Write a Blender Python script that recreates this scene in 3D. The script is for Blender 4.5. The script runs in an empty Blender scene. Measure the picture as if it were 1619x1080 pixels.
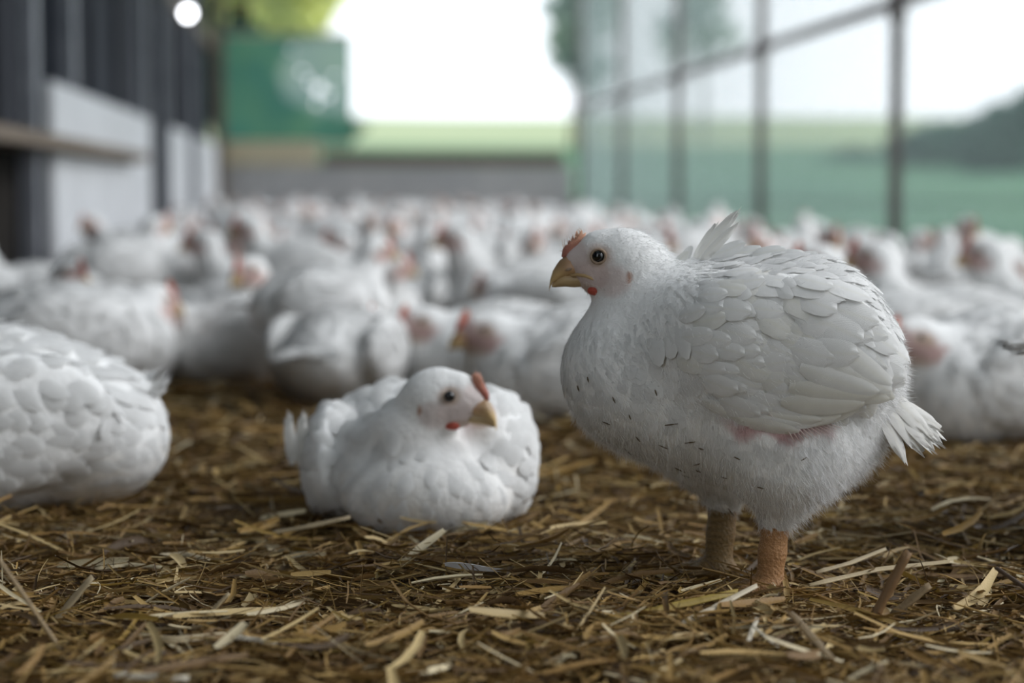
import bpy, math, random
import numpy as np
from mathutils import Matrix, Vector

rng = np.random.default_rng(7)
random.seed(7)
scene = bpy.context.scene
COL = scene.collection

# ------------------------------------------------------------------ camera
HC = 0.395                       # camera height above the litter
FPX = 3148.0                     # 70 mm lens on a 36 mm sensor, 1619 px wide
YAW, PITCH = math.radians(5.08), math.radians(4.36)
cam = bpy.data.cameras.new('camera')
cam.lens, cam.sensor_width = 70.0, 36.0
cam.clip_start, cam.clip_end = 0.05, 600
cam.dof.use_dof = True
cam.dof.focus_distance = 1.86
cam.dof.aperture_fstop = 2.8
cam_o = bpy.data.objects.new('camera', cam)
COL.objects.link(cam_o)
cam_o.location = (0, 0, HC)
cam_o.rotation_euler = (math.pi / 2 - PITCH, 0, -YAW)
scene.camera = cam_o

# ------------------------------------------------------------------ light: bright overcast day
world = bpy.data.worlds.new('overcast_sky')
scene.world = world
world.use_nodes = True
wn = world.node_tree
bg = wn.nodes['Background']
bg.inputs[0].default_value = (0.90, 0.95, 1.0, 1)
bg.inputs[1].default_value = 1.75
sun = bpy.data.lights.new('hazy_sun', 'SUN')
sun.energy = 3.1
sun.angle = math.radians(42)
sun.color = (0.98, 0.98, 1.0)
sun_o = bpy.data.objects.new('hazy_sun', sun)
COL.objects.link(sun_o)
sun_o.rotation_euler = Vector((-0.80, 0.04, -0.64)).to_track_quat('-Z', 'Y').to_euler()
vs = scene.view_settings
vs.view_transform = 'Standard'
vs.look = 'None'
vs.gamma = 1.0
vs.exposure = 0.05
vs.use_curve_mapping = False

# ------------------------------------------------------------------ pixel -> place helpers
_R = np.array(cam_o.rotation_euler.to_matrix())
def ray(px, py):
    d = np.array([(px - 809.5) / FPX, -(py - 540.0) / FPX, -1.0])
    return _R @ d                                     # length 1 along the optical axis
def ground(px, py, z=0.0):
    d = ray(px, py)
    t = (z - HC) / d[2]
    return np.array([0, 0, HC]) + d * t
def at_y(px, py, Y):
    d = ray(px, py)
    return np.array([0, 0, HC]) + d * (Y / d[1])

# ------------------------------------------------------------------ object helpers
def mesh_np(name, V, F, mat=None, col=None, smooth=True, mats=None, fmat=None, uv=None):
    V = np.asarray(V, np.float32)
    F = np.asarray(F, np.int32)
    me = bpy.data.meshes.new(name)
    n, k = F.shape
    me.vertices.add(len(V)); me.vertices.foreach_set('co', V.ravel())
    me.loops.add(n * k); me.loops.foreach_set('vertex_index', F.ravel())
    me.polygons.add(n); me.polygons.foreach_set('loop_start', np.arange(n, dtype=np.int32) * k)
    if smooth: me.polygons.foreach_set('use_smooth', np.ones(n, bool))
    if mats:
        for m in mats: me.materials.append(m)
        me.polygons.foreach_set('material_index', np.asarray(fmat, np.int32))
    elif mat: me.materials.append(mat)
    if col is not None:
        a = me.color_attributes.new('Col', 'FLOAT_COLOR', 'POINT')
        c = np.ones((len(V), 4), np.float32); c[:, :3] = col
        a.data.foreach_set('color', c.ravel())
    if uv is not None:
        a = me.attributes.new('fuv', 'FLOAT2', 'POINT')
        a.data.foreach_set('vector', np.asarray(uv, np.float32).ravel())
    me.update(calc_edges=True)
    return me
def obj(name, me, parent=None, mat=None):
    o = bpy.data.objects.new(name, me)
    COL.objects.link(o)
    if mat: me.materials.append(mat)
    if parent: o.parent = parent
    return o
def tag(o, label=None, cat=None, group=None, kind=None):
    if label: o['label'] = label
    if cat: o['category'] = cat
    if group: o['group'] = group
    if kind: o['kind'] = kind
    return o
def empty(name, loc=(0, 0, 0), rz=0, sc=1.0):
    o = bpy.data.objects.new(name, None)
    COL.objects.link(o)
    o.empty_display_size = 0.05
    o.location = loc; o.rotation_euler = (0, 0, rz); o.scale = (sc,) * 3
    return o
def box_np(x0, x1, y0, y1, z0, z1, b=0.0):
    """box with chamfered vertical/horizontal edges"""
    if b <= 0:
        V = [(x, y, z) for z in (z0, z1) for y in (y0, y1) for x in (x0, x1)]
        F = [(0, 2, 3, 1), (4, 5, 7, 6), (0, 1, 5, 4), (2, 6, 7, 3), (0, 4, 6, 2), (1, 3, 7, 5)]
        return np.array(V, float), F
    import bmesh
    bm = bmesh.new(); bmesh.ops.create_cube(bm, size=1)
    for v in bm.verts:
        v.co = ((x0 + x1) / 2 + v.co.x * (x1 - x0), (y0 + y1) / 2 + v.co.y * (y1 - y0), (z0 + z1) / 2 + v.co.z * (z1 - z0))
    bmesh.ops.bevel(bm, geom=list(bm.edges), offset=b, segments=2, profile=0.5, affect='EDGES')
    return bm
def box(name, dims, mat, parent=None, b=0.004):
    bm = box_np(*dims, b=b)
    me = bpy.data.meshes.new(name); bm.to_mesh(me); bm.free()
    me.materials.append(mat)
    return obj(name, me, parent)
def tube_np(P, R, n=10, cap=True):
    P = np.asarray(P, float); R = np.broadcast_to(np.asarray(R, float), (len(P),))
    T = np.gradient(P, axis=0); T /= np.linalg.norm(T, axis=1)[:, None] + 1e-12
    up = np.array([0.0, 0, 1]) if abs(T[0][2]) < 0.9 else np.array([1.0, 0, 0])
    V, F = [], []
    for i in range(len(P)):
        b = np.cross(up, T[i]); b /= np.linalg.norm(b); c = np.cross(T[i], b)
        a = np.arange(n) / n * 2 * math.pi
        V.append(P[i] + R[i] * (np.cos(a)[:, None] * b + np.sin(a)[:, None] * c))
    V = np.vstack(V)
    for i in range(len(P) - 1):
        for j in range(n):
            F.append((i * n + j, i * n + (j + 1) % n, (i + 1) * n + (j + 1) % n, (i + 1) * n + j))
    if cap:
        V = np.vstack([V, P[:1], P[-1:]]); a, b = len(V) - 2, len(V) - 1
        for j in range(n):
            F.append((a, (j + 1) % n, j, j)); o = (len(P) - 1) * n
            F.append((b, o + j, o + (j + 1) % n, o + (j + 1) % n))
    return V, F
def mesh_py(name, V, F, mat, smooth=True, col=None):
    me = bpy.data.meshes.new(name)
    F2 = []
    for f in F:
        g = []
        for i in f:
            if i not in g: g.append(int(i))
        F2.append(g)
    me.from_pydata([tuple(map(float, v)) for v in V], [], F2)
    if smooth: me.polygons.foreach_set('use_smooth', np.ones(len(me.polygons), bool))
    if mat: me.materials.append(mat)
    if col is not None:
        a = me.color_attributes.new('Col', 'FLOAT_COLOR', 'POINT')
        c = np.ones((len(V), 4), np.float32); c[:, :3] = col
        a.data.foreach_set('color', c.ravel())
    me.update()
    return me

# ------------------------------------------------------------------ materials
def new_mat(name):
    m = bpy.data.materials.new(name); m.use_nodes = True
    nt = m.node_tree
    return m, nt, nt.nodes['Principled BSDF'], nt.nodes['Material Output']
def noise_mat(name, c1, c2, scale, rough=0.8, bump=0.2, bscale=None, spec=0.3, metal=0.0, stretch=None, dist=0.002):
    m, nt, p, out = new_mat(name)
    tc = nt.nodes.new('ShaderNodeTexCoord'); src = tc.outputs['Object']
    if stretch:
        mp = nt.nodes.new('ShaderNodeMapping'); mp.inputs['Scale'].default_value = stretch
        nt.links.new(src, mp.inputs[0]); src = mp.outputs[0]
    n = nt.nodes.new('ShaderNodeTexNoise'); n.inputs['Scale'].default_value = scale; n.inputs['Detail'].default_value = 5
    nt.links.new(src, n.inputs['Vector'])
    r = nt.nodes.new('ShaderNodeValToRGB')
    r.color_ramp.elements[0].position = 0.3; r.color_ramp.elements[1].position = 0.7
    r.color_ramp.elements[0].color = (*c1, 1); r.color_ramp.elements[1].color = (*c2, 1)
    nt.links.new(n.outputs['Fac'], r.inputs[0]); nt.links.new(r.outputs[0], p.inputs['Base Color'])
    p.inputs['Roughness'].default_value = rough; p.inputs['Specular IOR Level'].default_value = spec
    p.inputs['Metallic'].default_value = metal
    if bump:
        n2 = nt.nodes.new('ShaderNodeTexNoise'); n2.inputs['Scale'].default_value = bscale or scale * 3
        n2.inputs['Detail'].default_value = 4
        nt.links.new(src, n2.inputs['Vector'])
        b = nt.nodes.new('ShaderNodeBump'); b.inputs['Strength'].default_value = bump; b.inputs['Distance'].default_value = dist
        nt.links.new(n2.outputs['Fac'], b.inputs['Height']); nt.links.new(b.outputs[0], p.inputs['Normal'])
    return m
def attr_mat(name, rough=0.7, spec=0.2, transl=0.0, bump=None, barbs=False, mul=(1, 1, 1), sheen=0.0):
    """colour from the point attribute Col (the thing's own colouring)"""
    m, nt, p, out = new_mat(name)
    a = nt.nodes.new('ShaderNodeAttribute'); a.attribute_name = 'Col'
    tc = nt.nodes.new('ShaderNodeTexCoord')
    n = nt.nodes.new('ShaderNodeTexNoise'); n.inputs['Scale'].default_value = 60; n.inputs['Detail'].default_value = 3
    nt.links.new(tc.outputs['Object'], n.inputs['Vector'])
    mr = nt.nodes.new('ShaderNodeMapRange'); mr.inputs['To Min'].default_value = 0.9; mr.inputs['To Max'].default_value = 1.06
    nt.links.new(n.outputs['Fac'], mr.inputs['Value'])
    mx = nt.nodes.new('ShaderNodeVectorMath'); mx.operation = 'MULTIPLY'
    nt.links.new(a.outputs['Color'], mx.inputs[0]); nt.links.new(mr.outputs[0], mx.inputs[1])
    nt.links.new(mx.outputs[0], p.inputs['Base Color'])
    p.inputs['Roughness'].default_value = rough; p.inputs['Specular IOR Level'].default_value = spec
    if sheen:
        p.inputs['Sheen Weight'].default_value = sheen; p.inputs['Sheen Roughness'].default_value = 0.5
    nrm = None
    if bump:
        n2 = nt.nodes.new('ShaderNodeTexNoise'); n2.inputs['Scale'].default_value = bump[0]; n2.inputs['Detail'].default_value = 4
        nt.links.new(tc.outputs['Object'], n2.inputs['Vector'])
        b = nt.nodes.new('ShaderNodeBump'); b.inputs['Strength'].default_value = bump[1]; b.inputs['Distance'].default_value = 0.003
        nt.links.new(n2.outputs['Fac'], b.inputs['Height']); nrm = b.outputs[0]
    if barbs:
        fu = nt.nodes.new('ShaderNodeAttribute'); fu.attribute_name = 'fuv'
        sx = nt.nodes.new('ShaderNodeSeparateXYZ'); nt.links.new(fu.outputs['Vector'], sx.inputs[0])
        ab = nt.nodes.new('ShaderNodeMath'); ab.operation = 'ABSOLUTE'; nt.links.new(sx.outputs[1], ab.inputs[0])
        m1 = nt.nodes.new('ShaderNodeMath'); m1.operation = 'MULTIPLY_ADD'; m1.inputs[1].default_value = -0.45
        nt.links.new(ab.outputs[0], m1.inputs[0]); nt.links.new(sx.outputs[0], m1.inputs[2])
        m2 = nt.nodes.new('ShaderNodeMath'); m2.operation = 'MULTIPLY'; m2.inputs[1].default_value = 170
        nt.links.new(m1.outputs[0], m2.inputs[0])
        sn = nt.nodes.new('ShaderNodeMath'); sn.operation = 'SINE'; nt.links.new(m2.outputs[0], sn.inputs[0])
        b = nt.nodes.new('ShaderNodeBump'); b.inputs['Strength'].default_value = 0.25; b.inputs['Distance'].default_value = 0.0006
        nt.links.new(sn.outputs[0], b.inputs['Height'])
        if nrm is not None: nt.links.new(nrm, b.inputs['Normal'])
        nrm = b.outputs[0]
    if nrm is not None: nt.links.new(nrm, p.inputs['Normal'])
    if transl:
        t = nt.nodes.new('ShaderNodeBsdfTranslucent'); nt.links.new(mx.outputs[0], t.inputs['Color'])
        ms = nt.nodes.new('ShaderNodeMixShader'); ms.inputs[0].default_value = transl
        nt.links.new(p.outputs[0], ms.inputs[1]); nt.links.new(t.outputs[0], ms.inputs[2])
        nt.links.new(ms.outputs[0], out.inputs['Surface'])
    return m
def plain(name, c, rough=0.5, spec=0.4, metal=0.0):
    m, nt, p, out = new_mat(name)
    p.inputs['Base Color'].default_value = (*c, 1); p.inputs['Roughness'].default_value = rough
    p.inputs['Specular IOR Level'].default_value = spec; p.inputs['Metallic'].default_value = metal
    return m

M = {}
M['body'] = attr_mat('soft_white_plumage', 0.85, 0.1, 0.0, bump=(110, 0.55))
M['feather'] = attr_mat('white_feather', 0.8, 0.1, 0.25, barbs=True)
M['down'] = attr_mat('white_down', 0.8, 0.1, 0.3)
M['leg'] = attr_mat('scaly_leg_skin', 0.55, 0.35, 0.0, bump=(330, 0.8))
M['beak'] = attr_mat('horn_beak', 0.38, 0.45, 0.0, bump=(150, 0.08))
M['comb'] = attr_mat('comb_skin', 0.5, 0.35, 0.0, bump=(500, 0.35))
M['eye'] = plain('dark_eye', (0.004, 0.0045, 0.006), 0.04, 0.7)
M['eyelid'] = noise_mat('eyelid_skin', (0.27, 0.19, 0.13), (0.36, 0.27, 0.20), 300, 0.6, 0.3, 900, dist=0.0004)
M['straw'] = attr_mat('straw', 0.55, 0.3, 0.12, bump=(400, 0.25))
M['soil'] = noise_mat('litter_floor', (0.035, 0.022, 0.010), (0.11, 0.070, 0.032), 60, 0.95, 0.8, 140, 0.1, dist=0.01)
M['concrete'] = noise_mat('grey_concrete', (0.40, 0.40, 0.41), (0.50, 0.495, 0.49), 2.5, 0.9, 0.3, 40)
M['wood'] = noise_mat('weathered_wood', (0.13, 0.10, 0.075), (0.22, 0.175, 0.135), 14, 0.8, 0.4, 60, stretch=(1, 0.08, 1))
M['tanwood'] = noise_mat('pale_board', (0.52, 0.45, 0.31), (0.63, 0.56, 0.40), 10, 0.8, 0.3, 50)
M['panel'] = noise_mat('dark_blue_grey_sheet', (0.017, 0.020, 0.028), (0.028, 0.032, 0.043), 3, 0.8, 0.1, 30, 0.15)
M['panel2'] = noise_mat('slate_grey_sheet', (0.030, 0.032, 0.040), (0.044, 0.046, 0.056), 3, 0.8, 0.1, 30, 0.15)
M['steelpost'] = noise_mat('galvanised_steel', (0.20, 0.21, 0.24), (0.30, 0.31, 0.34), 8, 0.5, 0.1, 60, 0.5, 0.3)
M['whiteboard'] = noise_mat('white_plastic_board', (0.55, 0.56, 0.58), (0.66, 0.67, 0.69), 4, 0.6, 0.1, 50)
M['black'] = noise_mat('dark_hollow', (0.012, 0.010, 0.008), (0.025, 0.02, 0.016), 5, 0.95, 0)
M['rust'] = noise_mat('weathered_steel', (0.17, 0.15, 0.15), (0.27, 0.25, 0.25), 9, 0.6, 0.2, 90, 0.4, 0.2)
M['wire'] = plain('pale_green_wire', (0.36, 0.44, 0.44), 0.5, 0.3)

# ------------------------------------------------------------------ signed distance modelling
def rot_y(a):
    c, s = math.cos(a), math.sin(a); return np.array([[c, 0, s], [0, 1, 0], [-s, 0, c]])
def rot_z(a):
    c, s = math.cos(a), math.sin(a); return np.array([[c, -s, 0], [s, c, 0], [0, 0, 1.0]])
def rot_x(a):
    c, s = math.cos(a), math.sin(a); return np.array([[1.0, 0, 0], [0, c, -s], [0, s, c]])
def E(c, r, R=None, k=0.03): return ('e', np.array(c, float), np.array(r, float), np.eye(3) if R is None else R, k)
def C(a, b, ra, rb, k=0.03): return ('c', np.array(a, float), np.array(b, float), ra, rb, k)
def sdf(prims, P):
    P = np.asarray(P, np.float32); out = None
    for q in prims:
        if q[0] == 'e':
            _, c, r, R, k = q
            L = (P - c.astype(np.float32)) @ R.astype(np.float32)
            k0 = np.sqrt(((L / r.astype(np.float32)) ** 2).sum(-1)) + 1e-9
            k1 = np.sqrt(((L / (r ** 2).astype(np.float32)) ** 2).sum(-1)) + 1e-9
            d = k0 * (k0 - 1) / k1
        else:
            _, a, b, ra, rb, k = q
            ab = (b - a).astype(np.float32); pa = P - a.astype(np.float32)
            h = np.clip((pa @ ab) / (ab @ ab), 0, 1)
            d = np.sqrt(((pa - h[..., None] * ab) ** 2).sum(-1)) - (ra + (rb - ra) * h)
        if out is None: out = d
        else:
            h = np.clip(0.5 + 0.5 * (out - d) / k, 0, 1)
            out = out + (d - out) * h - k * h * (1 - h)
    return out
def sgrad(prims, P, e=0.0015):
    g = np.stack([sdf(prims, P + np.eye(3)[i] * e) - sdf(prims, P - np.eye(3)[i] * e) for i in range(3)], -1)
    return g / (np.linalg.norm(g, axis=-1, keepdims=True) + 1e-9)
def xf(prims, R, t):
    out = []
    for q in prims:
        if q[0] == 'e': out.append(('e', R @ q[1] + t, q[2], R @ q[3], q[4]))
        else: out.append(('c', R @ q[1] + t, R @ q[2] + t, q[3], q[4], q[5]))
    return out
def surface(prims, h, zmin=None):
    lo = np.full(3, 1e9); hi = -lo
    for q in prims:
        if q[0] == 'e': m = q[2].max(); lo = np.minimum(lo, q[1] - m); hi = np.maximum(hi, q[1] + m)
        else:
            m = max(q[3], q[4])
            for e in (q[1], q[2]): lo = np.minimum(lo, e - m); hi = np.maximum(hi, e + m)
    lo -= 3 * h; hi += 3 * h
    if zmin is not None: lo[2] = max(lo[2], zmin - 3 * h)
    n = np.ceil((hi - lo) / h).astype(int) + 1
    ax = [lo[i] + np.arange(n[i]) * h for i in range(3)]
    G = np.stack(np.meshgrid(*ax, indexing='ij'), -1)
    D = sdf(prims, G)
    if zmin is not None: D = np.maximum(D, zmin - G[..., 2])
    # naive surface nets
    s = D < 0
    nx, ny, nz = D.shape
    cs = np.zeros((nx - 1, ny - 1, nz - 1), np.int8)
    acc = np.zeros((nx - 1, ny - 1, nz - 1, 3)); cnt = np.zeros((nx - 1, ny - 1, nz - 1))
    corners = [(i, j, k) for i in (0, 1) for j in (0, 1) for k in (0, 1)]
    def cut(A, c): return A[c[0]:nx - 1 + c[0], c[1]:ny - 1 + c[1], c[2]:nz - 1 + c[2]]
    for c in corners: cs += cut(s, c).astype(np.int8)
    act = (cs > 0) & (cs < 8)
    for a in corners:
        for d in range(3):
            if a[d]: continue
            b = list(a); b[d] = 1
            da, db = cut(D, a), cut(D, b)
            x = ((da < 0) != (db < 0)) & act
            t = da[x] / (da[x] - db[x])
            p = np.tile(np.array(a, float), (len(t), 1)); p[:, d] += t
            acc[x] += p; cnt[x] += 1
    idx = -np.ones(act.shape, int); I = np.argwhere(act); idx[act] = np.arange(len(I))
    V = (I + acc[act] / cnt[act][:, None]) * h + lo
    F = []
    for d in range(3):
        u, v = (d + 1) % 3, (d + 2) % 3
        A = [slice(None)] * 3; B = [slice(None)] * 3; A[d] = slice(0, -1); B[d] = slice(1, None)
        a, b = s[tuple(A)], s[tuple(B)]
        e = np.argwhere(a != b)
        ok = np.ones(len(e), bool)
        for q in (u, v): ok &= (e[:, q] > 0) & (e[:, q] < D.shape[q] - 1)
        e = e[ok]
        inside = a[tuple(e.T)]
        def cell(du, dv):
            c = e.copy(); c[:, u] -= du; c[:, v] -= dv
            return idx[tuple(c.T)]
        q = np.stack([cell(1, 1), cell(0, 1), cell(0, 0), cell(1, 0)], 1)
        q[~inside] = q[~inside][:, ::-1]
        F.append(q)
    F = np.vstack(F)
    if zmin is None or True:
        g = sgrad(prims, V); dd = sdf(prims, V)
        mv = np.abs(dd) < h
        if zmin is not None: mv &= V[:, 2] > zmin + h
        V[mv] -= g[mv] * dd[mv][:, None]
    return V, F
def sample_surface(V, F, n, r):
    a, b, c, d = (V[F[:, i]] for i in range(4))
    ar = np.linalg.norm(np.cross(c - a, d - b), axis=1)
    f = r.choice(len(F), n, p=ar / ar.sum())
    u, v = r.random((n, 1)), r.random((n, 1))
    return (a[f] * (1 - u) + b[f] * u) * (1 - v) + (d[f] * (1 - u) + c[f] * u) * v
def thin(P, rad):
    """keep points at least rad(p) apart (grid dart throwing)"""
    cell = rad.min() / 1.0; grid = {}; keep = []
    for i, p in enumerate(P):
        r = rad[i]; m = int(math.ceil(r / cell)); k = tuple((p // cell).astype(int)); bad = False
        for x in range(k[0] - m, k[0] + m + 1):
            for y in range(k[1] - m, k[1] + m + 1):
                for z in range(k[2] - m, k[2] + m + 1):
                    for j in grid.get((x, y, z), ()):
                        if ((P[j] - p) ** 2).sum() < r * r: bad = True; break
                    if bad: break
                if bad: break
            if bad: break
        if not bad: keep.append(i); grid.setdefault(k, []).append(i)
    return np.array(keep, int)

# ------------------------------------------------------------------ feathers
def profile(u, point):
    r = np.clip((u + 0.04) / 0.3, 0, 1) ** 0.5
    e = np.sqrt(np.clip(1 - (np.clip(u - 0.5, 0, 1) / 0.5) ** 2, 0, 1))
    e2 = np.clip(1 - u, 0, 1) ** 0.8
    return r * (e * (1 - point) + e2 * point)
def strands(P, D, L, W, r, nseg=2, droop=None):
    n = len(P)
    S = np.cross(D, r.normal(0, 1, (n, 3))); S /= np.linalg.norm(S, axis=1, keepdims=True) + 1e-9
    curl = r.normal(0, 0.25, (n, 3))
    V = np.zeros((n, nseg + 1, 2, 3))
    for i in range(nseg + 1):
        u = i / nseg
        c = P + D * (L * u)[:, None] + curl * (L * u * u)[:, None]
        if droop is not None: c = c + droop * (L * u * u)[:, None]
        w = (W * (1 - 0.85 * u) * 0.5)[:, None]
        V[:, i, 0] = c - S * w; V[:, i, 1] = c + S * w
    q = np.array([(2 * i, 2 * i + 1, 2 * i + 3, 2 * i + 2) for i in range(nseg)])
    F = ((np.arange(n) * (nseg + 1) * 2)[:, None, None] + q[None]).reshape(-1, 4)
    return V.reshape(-1, 3), F
def feather_template(name, L, W, camber, curl, point=0.0, nu=9, nv=5, fray=0.0, seed=0, tint=(0.83, 0.83, 0.81)):
    r = np.random.default_rng(seed)
    us = np.linspace(0, 1, nu); us[-1] = 0.99; vv = np.linspace(-1, 1, nv)
    w = profile(us, point); V = []; UV = []
    for i, u in enumerate(us):
        for v in vv:
            f = fray * r.normal() * u ** 4 * L * 0.16
            V.append((u * L + f, 0.5 * W * w[i] * v + 0.06 * L * u * u, camber * W * (1 - v * v) * (0.3 + 0.7 * w[i]) - curl * L * u * u))
            UV.append((u, v))
    V = np.array(V); F = []
    for i in range(nu - 1):
        for j in range(nv - 1): F.append((i * nv + j, (i + 1) * nv + j, (i + 1) * nv + j + 1, i * nv + j + 1))
    uv = np.array(UV)
    col = np.array(tint)[None] * (1 - 0.10 * np.clip(0.35 - uv[:, :1], 0, 1)) * np.array([1, 1, 1])
    col = col * (1 - 0.05 * (np.abs(uv[:, 1:]) < 0.1) * np.array([0.2, 0.3, 0.9]))
    return mesh_np(name, V, F, M['feather'], col, uv=uv)

WHITE = np.array([0.83, 0.83, 0.82])
def head_prims(S=0.000616):
    e = lambda px, py, rx, rz, ry, a=0, k=0.012, dy=0: E(((960 - px) * S, dy * S, (410 - py) * S), (rx * S, ry * S, rz * S), rot_y(math.radians(a)), k)
    return [e(980, 408, 53, 50, 46), e(1006, 428, 44, 50, 48, 0, 0.014), e(938, 416, 39, 37, 34, -20, 0.012), e(944, 391, 28, 27, 25, -20, 0.010), e(948, 441, 33, 23, 32, 0, 0.008),
            e(910, 410, 20, 20, 14, -35, 0.008), e(988, 413, 8, 12, 9, 0, 0.004, 40), e(988, 413, 8, 12, 9, 0, 0.004, -40)]
def head_details(S=0.000616, comb_red=0.0, comb_up=1.0, hi=True):
    """meshes in head space: beak, comb, wattle, eye (left/right)"""
    px = lambda x, y: ((960 - x) * S, (410 - y) * S)
    out = {}
    # beak: lofted sections from the face to the hooked tip
    def loft(sec, n=14, open_bottom=False):
        V, F = [], []
        for (x, zt, zb, hw) in sec:
            for k in range(n):
                a = 2 * math.pi * k / n
                ca, sa = math.cos(a), math.sin(a)
                z = (zt + zb) / 2 + (zt - zb) / 2 * sa
                w = hw * (abs(ca) ** 0.85) * (1 if ca > 0 else -1) * (0.75 + 0.25 * (1 - max(sa, 0)))
                V.append((x, w, z))
        for i in range(len(sec) - 1):
            for k in range(n): F.append((i * n + k, i * n + (k + 1) % n, (i + 1) * n + (k + 1) % n, (i + 1) * n + k))
        a = len(V); V.append((sec[0][0], 0, (sec[0][1] + sec[0][2]) / 2)); b = len(V); V.append((sec[-1][0], 0, (sec[-1][1] + sec[-1][2]) / 2))
        for k in range(n):
            F.append((a, (k + 1) % n, k)); o = (len(sec) - 1) * n; F.append((b, o + k, o + (k + 1) % n))
        return np.array(V), F
    U = [(936, 432, 440, 17), (925, 421, 438, 19), (912, 408, 438, 20), (900, 402, 437, 19), (890, 404, 438, 17), (882, 409.5, 441, 14.5), (876, 417.5, 445, 11.5), (870.5, 427, 446, 8.5), (867, 438, 452, 5.5), (865.2, 448, 457.5, 2.8), (864.6, 456, 460, 0.9)]
    V, F = loft([(px(x, zt)[0], px(x, zt)[1], px(x, zb)[1], hw * S) for x, zt, zb, hw in U])
    t = np.clip((V[:, 0] - px(905, 0)[0]) / (px(866, 0)[0] - px(905, 0)[0]), 0, 1)[:, None]
    c = np.array([0.50, 0.29, 0.17]) * (1 - t) + np.array([0.56, 0.39, 0.19]) * t
    low = np.clip((px(0, 424)[1] - V[:, 2]) / (8 * S), 0, 1)[:, None]
    c = c * (1 - low * 0.5) + np.array([0.64, 0.47, 0.22]) * low * 0.5
    ridge = (t > 0.25) * np.clip((V[:, 2] - px(0, 430)[1]) / (12 * S), 0, 1)[:, None]
    c = c * (1 - 0.35 * ridge)
    out['beak'] = mesh_py('beak', V, F, M['beak'], col=c)
    Lw = [(936, 428, 446, 15), (922, 428, 452, 16.5), (905, 427, 453.5, 15), (890, 428, 452.5, 12), (880, 433, 453, 8.5), (873, 442, 453.5, 4), (869, 449, 453, 1.5)]
    V, F = loft([(px(x, a)[0], px(x, a)[1], px(x, b)[1], hw * S) for x, a, b, hw in Lw])
    out['lower_beak'] = mesh_py('lower_beak', V, F, M['beak'], col=np.tile(np.array([0.50, 0.36, 0.19]), (len(V), 1)))
    # nostril: dark slit with a fleshy lid
    # comb: low serrated ridge running up the forehead
    pts = [(884, 404), (886, 393), (890, 386.5), (891.5, 391), (896, 378), (898, 384), (902, 370), (904.5, 377), (908, 362.5), (911, 371), (916, 362), (918, 369), (923, 366), (921, 376), (915, 388), (908, 400), (898, 408), (889, 410)]
    cx, cz = np.mean([p[0] for p in pts]), np.mean([p[1] for p in pts])
    V = []; F = []
    n = len(pts)
    for sgn in (1, -1):
        for f, y in ((1.0, 0.8), (0.86, 3.6), (0.55, 7.0)):
            for (x, z) in pts:
                X, Z = px(cx + (x - cx) * f, 410 + (cz + (z - cz) * f - 410) * (comb_up if cz + (z - cz) * f < 385 else 1)); V.append((X, sgn * y * S, Z))
    V.append((*px(cx, cz),)); V[-1] = (V[-1][0], 8 * S, V[-1][1]); V.append((px(cx, cz)[0], -8 * S, px(cx, cz)[1]))
    for s_ in range(2):
        o = s_ * 3 * n
        for l in range(2):
            for k in range(n):
                q = (o + l * n + k, o + l * n + (k + 1) % n, o + (l + 1) * n + (k + 1) % n, o + (l + 1) * n + k)
                F.append(q if s_ else q[::-1])
        for k in range(n):
            q = (o + 2 * n + k, o + 2 * n + (k + 1) % n, 6 * n + s_); F.append(q if s_ else q[::-1])
    for k in range(n): F.append((k, (k + 1) % n, 3 * n + (k + 1) % n, 3 * n + k))
    V = np.array(V)
    up = np.clip((V[:, 2] - px(0, 392)[1]) / (25 * S), 0, 1)[:, None]
    c = np.array([0.42, 0.17, 0.13]) * (1 - up) + np.array([0.62, 0.34, 0.22]) * up
    c = c * (1 - comb_red) + np.array([0.50, 0.07, 0.045]) * comb_red
    out['comb'] = mesh_py('comb', V, F, M['comb'], col=c)
    # wattle: two small drops under the jaw
    w = []
    for s_ in (1, -1):
        w += [E(((960 - 945) * S, s_ * 25 * S, (410 - 456) * S), (18 * S, 10 * S, (9 + 5 * comb_red) * S), rot_y(math.radians(6)), 0.002)]
    V, F = surface(w, 0.0015 if hi else 0.003)
    out['wattle'] = mesh_np('wattle', V, F, M['comb'], np.tile(np.array([0.46, 0.085, 0.055]), (len(V), 1)))
    # eyes: cornea ball in a ring of lid
    import bmesh
    for s_, nm in ((1, 'l'), (-1, 'r')):
        c0 = Vector(((960 - 946) * S, s_ * (38.5 if S > 0.00061 else 41.5) * S, (410 - 402.5) * S))
        bm = bmesh.new(); bmesh.ops.create_uvsphere(bm, u_segments=20 if hi else 10, v_segments=12 if hi else 6, radius=10.2 * S)
        bmesh.ops.translate(bm, vec=c0, verts=bm.verts)
        me = bpy.data.meshes.new('eye'); bm.to_mesh(me); bm.free(); me.materials.append(M['eye'])
        me.polygons.foreach_set('use_smooth', np.ones(len(me.polygons), bool)); out['eye_' + nm] = me
        if hi:
            P = [(c0.x + math.cos(a) * 11.6 * S, c0.y + s_ * (4.2 - 1.2 * math.cos(a)) * S, c0.z + math.sin(a) * 10.8 * S) for a in np.linspace(0, 2 * math.pi, 29)]
            V, F = tube_np(P, [2.3 * S] * 29, 8, False)
            out['lid_' + nm] = mesh_py('eyelid', V, F, M['eyelid'])
            q = Vector(((960 - 897.5) * S, s_ * 17.6 * S, (410 - 424) * S))
            P = [(q.x + d * S, q.y - abs(d) * 0.05 * S * s_, q.z + (d * -0.35) * S) for d in (-6, -3, 0, 3, 6)]
            V, F = tube_np(P, [0.6 * S, 2.2 * S, 2.8 * S, 2.0 * S, 0.5 * S], 8)
            out['nostril_' + nm] = mesh_py('nostril', V, F, M['eyelid'])
    return out

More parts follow.
